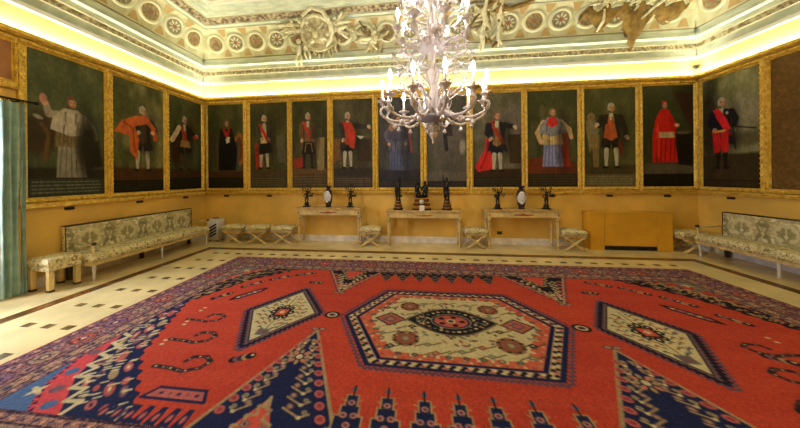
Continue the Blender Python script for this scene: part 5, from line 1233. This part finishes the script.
o = grid_obj('carpet', (RX0, RY0, 0.012), (RW, 0, 0), (0, -RL, 0), carpet(), 'rug', extra_edge=(0, 0, -0.011))
tag(o, 'huge red carpet with ivory hexagon medallion, navy figures and mauve border on the floor', 'carpet')
# ------------------------------------------------------------------ CHANDELIER
CHX, CHY = 5.775, -3.46
ch = thing('chandelier', 'huge pink-white blown glass chandelier with lit candle bulbs, hanging over the carpet', 'chandelier', (CHX, CHY, 0))
q = MB()
q.lathe([(0.10,5.49),(0.12,5.47),(0.09,5.42),(0.03,5.38),(0.02,5.36)], (0,0,0), 'glass', 16); q.build('ceiling_rose', ch)
q = MB(); q.tube([(0,0,5.37),(0,0,4.5)], 0.012, 'iron', 8); q.build('rod', ch)
stem = [(r_*0.85, z_) for r_, z_ in [(0.02,4.55),(0.06,4.5),(0.03,4.45),(0.05,4.38),(0.085,4.25),(0.05,4.1),(0.03,4.05),(0.06,3.98),(0.09,3.9),(0.05,3.8),(0.035,3.74),(0.075,3.66),(0.085,3.58),(0.04,3.48),(0.03,3.42),(0.07,3.34),(0.075,3.26),(0.035,3.16),(0.06,3.10),(0.075,3.02),(0.045,2.95),(0.035,2.9),(0.075,2.82),(0.085,2.74),(0.05,2.64),(0.035,2.58),(0.07,2.52),(0.08,2.46),(0.06,2.40),(0.08,2.34),(0.09,2.28)]]
q = MB(); q.lathe(stem[::-1], (0,0,0), 'glass', 24, ribs=8, rib=0.08); q.build('stem', ch)
q = MB(); q.lathe([(0.02,2.205),(0.10,2.215),(0.155,2.24),(0.17,2.27),(0.155,2.285),(0.09,2.275)], (0,0,0), 'glass_dark', 28, ribs=14, rib=0.03); q.build('lower_bowl', ch)
q = MB(); q.lathe([(0.004,1.965),(0.018,1.985),(0.012,2.005),(0.03,2.035),(0.05,2.075),(0.03,2.11),(0.016,2.125),(0.04,2.15),(0.046,2.17),(0.018,2.19),(0.03,2.206)], (0,0,0), 'glass', 16)
for i in range(8):
    a = i*PI/4; q.leaf((0.03*math.cos(a),0.03*math.sin(a),2.10), (math.cos(a),math.sin(a),0.9), (0,0,1), 0.075, 0.014, 'glass', 0.4)
q.build('finial', ch)
q = MB(); q.lathe([(0.03,3.0),(0.10,3.01),(0.15,3.035),(0.17,3.06),(0.15,3.07),(0.08,3.06)], (0,0,0), 'glass', 28, ribs=12, rib=0.05); q.build('upper_bowl', ch)
q = MB(); q.lathe([(0.03,3.78),(0.07,3.79),(0.11,3.81),(0.12,3.83),(0.06,3.83)], (0,0,0), 'glass', 24, ribs=10, rib=0.05); q.build('crown_bowl', ch)
def arm_mesh(R, zb, zt, sag):
    """an S-shaped, ribbed glass arm in the x-z plane"""
    P = [(0.07,zb+0.05),(0.16,zb+0.01),(0.27,zb-sag*0.75),(0.40*R/0.58,zb-sag),(0.50*R/0.58,zb-sag*0.8),(0.585*R/0.58,zb-sag*0.2),(0.60*R/0.58,zb+(zt-zb)*0.35),(0.57*R/0.58,zb+(zt-zb)*0.65),(R,zt-0.02),(R,zt)]
    # smooth the polyline (Catmull-Rom)
    out = []
    for i in range(len(P)-1):
        p0 = P[max(0,i-1)]; p1 = P[i]; p2 = P[i+1]; p3 = P[min(len(P)-1,i+2)]
        for k_ in range(4):
            u = k_/4; out.append(tuple(0.5*((2*p1[c])+(-p0[c]+p2[c])*u+(2*p0[c]-5*p1[c]+4*p2[c]-p3[c])*u*u+(-p0[c]+3*p1[c]-3*p2[c]+p3[c])*u**3) for c in (0,1)))
    out.append(P[-1]); n = len(out)
    q = MB(); q.tube([(a,0,b) for a, b in out], [(0.017-0.005*i/n)*(1.18 if i % 2 else 0.86) for i in range(n)], 'glass', 8)
    m_ = out[n//2]; q.leaf((m_[0],0,m_[1]), (1,0.3,0.6), (0,0,1), 0.10, 0.028, 'glass', 0.8); q.leaf((m_[0],0,m_[1]), (1,-0.3,0.6), (0,0,1), 0.10, 0.028, 'glass', 0.8)
    q.ball((out[n//4][0],0,out[n//4][1]), 0.026, 'glass', 8, 6)
    return q, out
def pan_mb(R, zt):
    q = MB(); q.lathe([(0.012,zt-0.03),(0.022,zt-0.02),(0.018,zt-0.005),(0.045,zt+0.006),(0.064,zt+0.022),(0.058,zt+0.027),(0.03,zt+0.012)], (R,0,0), 'glass', 18, ribs=6, rib=0.14)
    q.lathe([(0.016,zt+0.012),(0.024,zt+0.03),(0.018,zt+0.05),(0.022,zt+0.062)], (R,0,0), 'glass', 10); return q
def candle_mb(R, zt, h): q = MB(); q.lathe([(0.0125,zt+0.05),(0.0125,zt+h)], (R,0,0), 'candle', 10); return q
def bulb_mb(R, z): q = MB(); q.lathe([(0.007,z),(0.017,z+0.022),(0.021,z+0.045),(0.015,z+0.075),(0.003,z+0.11)], (R,0,0), 'bulb', 8); return q
def bell_mb(x, z): 
    q = MB(); q.tube([(x,0,z),(x,0,z-0.03)], 0.004, 'glass', 5); q.lathe([(0.004,z-0.025),(0.014,z-0.035),(0.02,z-0.055),(0.03,z-0.072),(0.012,z-0.075),(0.005,z-0.09)], (x,0,0), 'glass', 10); return q
def tier(n, R, zb, zt, sag, ch_, ph, bells=True):
    mb_, path = arm_mesh(R, zb, zt, sag); a0 = mb_.build('arm', ch)
    pan_mb(R, zt).build('drip_pan', a0); candle_mb(R, zt, ch_).build('candle', a0); bulb_mb(R, zt+ch_).build('bulb', a0)
    if bells: bell_mb(0.44*R/0.58, zb-sag*0.98).build('pendant', a0)
    for i in range(n):
        a = a0 if i == 0 else copy_tree(a0, ch)
        a.rotation_euler = (0, 0, ph+2*PI*i/n)
tier(12, 0.575, 2.31, 2.43, 0.085, 0.16, 0.13)
tier(8, 0.40, 3.12, 3.24, 0.06, 0.13, 0.25)
tier(6, 0.30, 3.62, 3.74, 0.05, 0.13, 0.0, False)
def leaf_ring(name, n, r0, z, up, L, wd, ph, curl=0.7):
    for i in range(n):
        a = ph+2*PI*i/n; q = MB(); q.leaf((r0*math.cos(a), r0*math.sin(a), z), (math.cos(a), math.sin(a), up), (0,0,1) if up < 3 else (-math.cos(a),-math.sin(a),0.3), L, wd, 'glass', curl, 7); q.build(name, ch)
leaf_ring('leaf', 8, 0.09, 2.29, 2.0, 0.34, 0.022, 0.2, 0.1); leaf_ring('leaf', 10, 0.10, 2.28, 0.5, 0.20, 0.022, 0.0, 0.9); leaf_ring('leaf', 8, 0.06, 2.62, 1.0, 0.2, 0.022, 0.1, -0.8)
leaf_ring('leaf', 8, 0.06, 3.06, 2.0, 0.30, 0.022, 0.4, 0.1); leaf_ring('leaf', 10, 0.07, 3.02, 0.25, 0.34, 0.03, 0.3, -0.5); leaf_ring('leaf', 8, 0.07, 3.42, 1.2, 0.2, 0.022, 0.3, -0.7); leaf_ring('leaf', 8, 0.06, 3.84, 2.2, 0.36, 0.035, 0.2, 0.1)
# flower scrolls between the tiers
for n_, R, z0, z1, ph in ((8, 0.44, 2.46, 2.84, 0.32), (8, 0.50, 2.80, 3.08, 0.0), (6, 0.42, 3.30, 3.56, 0.5)):
    for i in range(n_):
        a = ph+2*PI*i/n_; ca, sa = math.cos(a), math.sin(a); q = MB()
        pr = [(0.06,z0),(R*0.45,z0+0.02),(R*0.8,z0+(z1-z0)*0.35),(R*0.86,z0+(z1-z0)*0.7),(R*0.7,z1-0.02),(R*0.62,z1-0.08)]
        q.tube([(r_*ca, r_*sa, z) for r_, z in pr], [0.012,0.011,0.010,0.009,0.008,0.006], 'glass', 6)
        sc = q.build('scroll', ch)
        q = MB(); x, y, z = R*0.86*ca, R*0.86*sa, z0+(z1-z0)*0.7
        for j in range(6):
            b_ = j*PI/3; q.leaf((x,y,z), (ca*0.6-sa*math.cos(b_), sa*0.6+ca*math.cos(b_), math.sin(b_)), (ca,sa,0.2), 0.055, 0.018, 'glass', 0.3, 4)
        q.ball((x+0.015*ca,y+0.015*sa,z), 0.014, 'glass', 8, 6); q.build('flower', sc)
        q = MB(); q.leaf((R*0.7*ca,R*0.7*sa,z0+(z1-z0)*0.2), (ca,sa,-0.2), (0,0,1), 0.12, 0.026, 'glass', 0.6); q.build('scroll_leaf', sc)
# ------------------------------------------------------------------ LIGHT AND CAMERA
def area(name, loc, rot, sx, sy, power, col):
    l = bpy.data.lights.new(name, 'AREA'); l.shape = 'RECTANGLE'; l.size = sx; l.size_y = sy; l.energy = power; l.color = col
    o = bpy.data.objects.new(name, l); COL.objects.link(o); o.location = loc; o.rotation_euler = rot; return o
LED = (1.0, 0.95, 0.70); PW = 8.5
# warm strips lying in the trough of the gilded rail, shining up
area('cove_strip_back', (W/2, -0.055, 3.648), (PI, 0, 0), W-0.3, 0.05, PW*W, LED)
area('cove_strip_front', (W/2, -D+0.055, 3.648), (PI, 0, 0), W-0.3, 0.05, PW*W, LED)
area('cove_strip_left', (0.055, -D/2, 3.648), (PI, 0, PI/2), D-0.3, 0.05, PW*D, LED)
area('cove_strip_right', (W-0.055, -D/2, 3.648), (PI, 0, PI/2), D-0.3, 0.05, PW*D, LED)
# daylight through the french window
area('window_daylight', (-0.45, (wy0+wy1)/2, 1.5), (0, -PI/2, 0), 2.4, 1.2, 300, (0.84, 0.90, 1.0))
w = bpy.data.worlds.new('World'); SC.world = w; w.use_nodes = True
bg = w.node_tree.nodes['Background']; bg.inputs['Color'].default_value = (0.6, 0.7, 0.9, 1); bg.inputs['Strength'].default_value = 0.3
cam = bpy.data.cameras.new('camera'); co = bpy.data.objects.new('camera', cam); COL.objects.link(co)
F, PCX, PCY, YAW, ROLL = 271.53, 382.80, 176.52, -0.1192, -0.0084
cam.sensor_width = 36; cam.sensor_fit = 'HORIZONTAL'; cam.lens = F/800*36; cam.clip_start = 0.05
cam.shift_x = (400-PCX)/800; cam.shift_y = -(214-PCY)/800
fw = Vector((math.sin(YAW), math.cos(YAW), 0)); rt = Vector((math.cos(YAW), -math.sin(YAW), 0)); up = Vector((0,0,1))
rt2 = rt*math.cos(ROLL)+up*math.sin(ROLL); up2 = up*math.cos(ROLL)-rt*math.sin(ROLL)
mt = Matrix((rt2, up2, -fw)).transposed().to_4x4(); mt.translation = Vector((5.5676, -6.5915, 1.6)); co.matrix_world = mt
SC.camera = co
SC.view_settings.view_transform = 'Standard'; SC.view_settings.look = 'None'; SC.view_settings.gamma = 1.0; SC.view_settings.use_curve_mapping = False
SC.view_settings.exposure = 0.28
cy = SC.cycles; cy.use_denoising = True; cy.max_bounces = 8; cy.diffuse_bounces = 4; cy.glossy_bounces = 4; cy.transmission_bounces = 6; cy.sample_clamp_indirect = 6.0
cy.caustics_reflective = False; cy.caustics_refractive = False
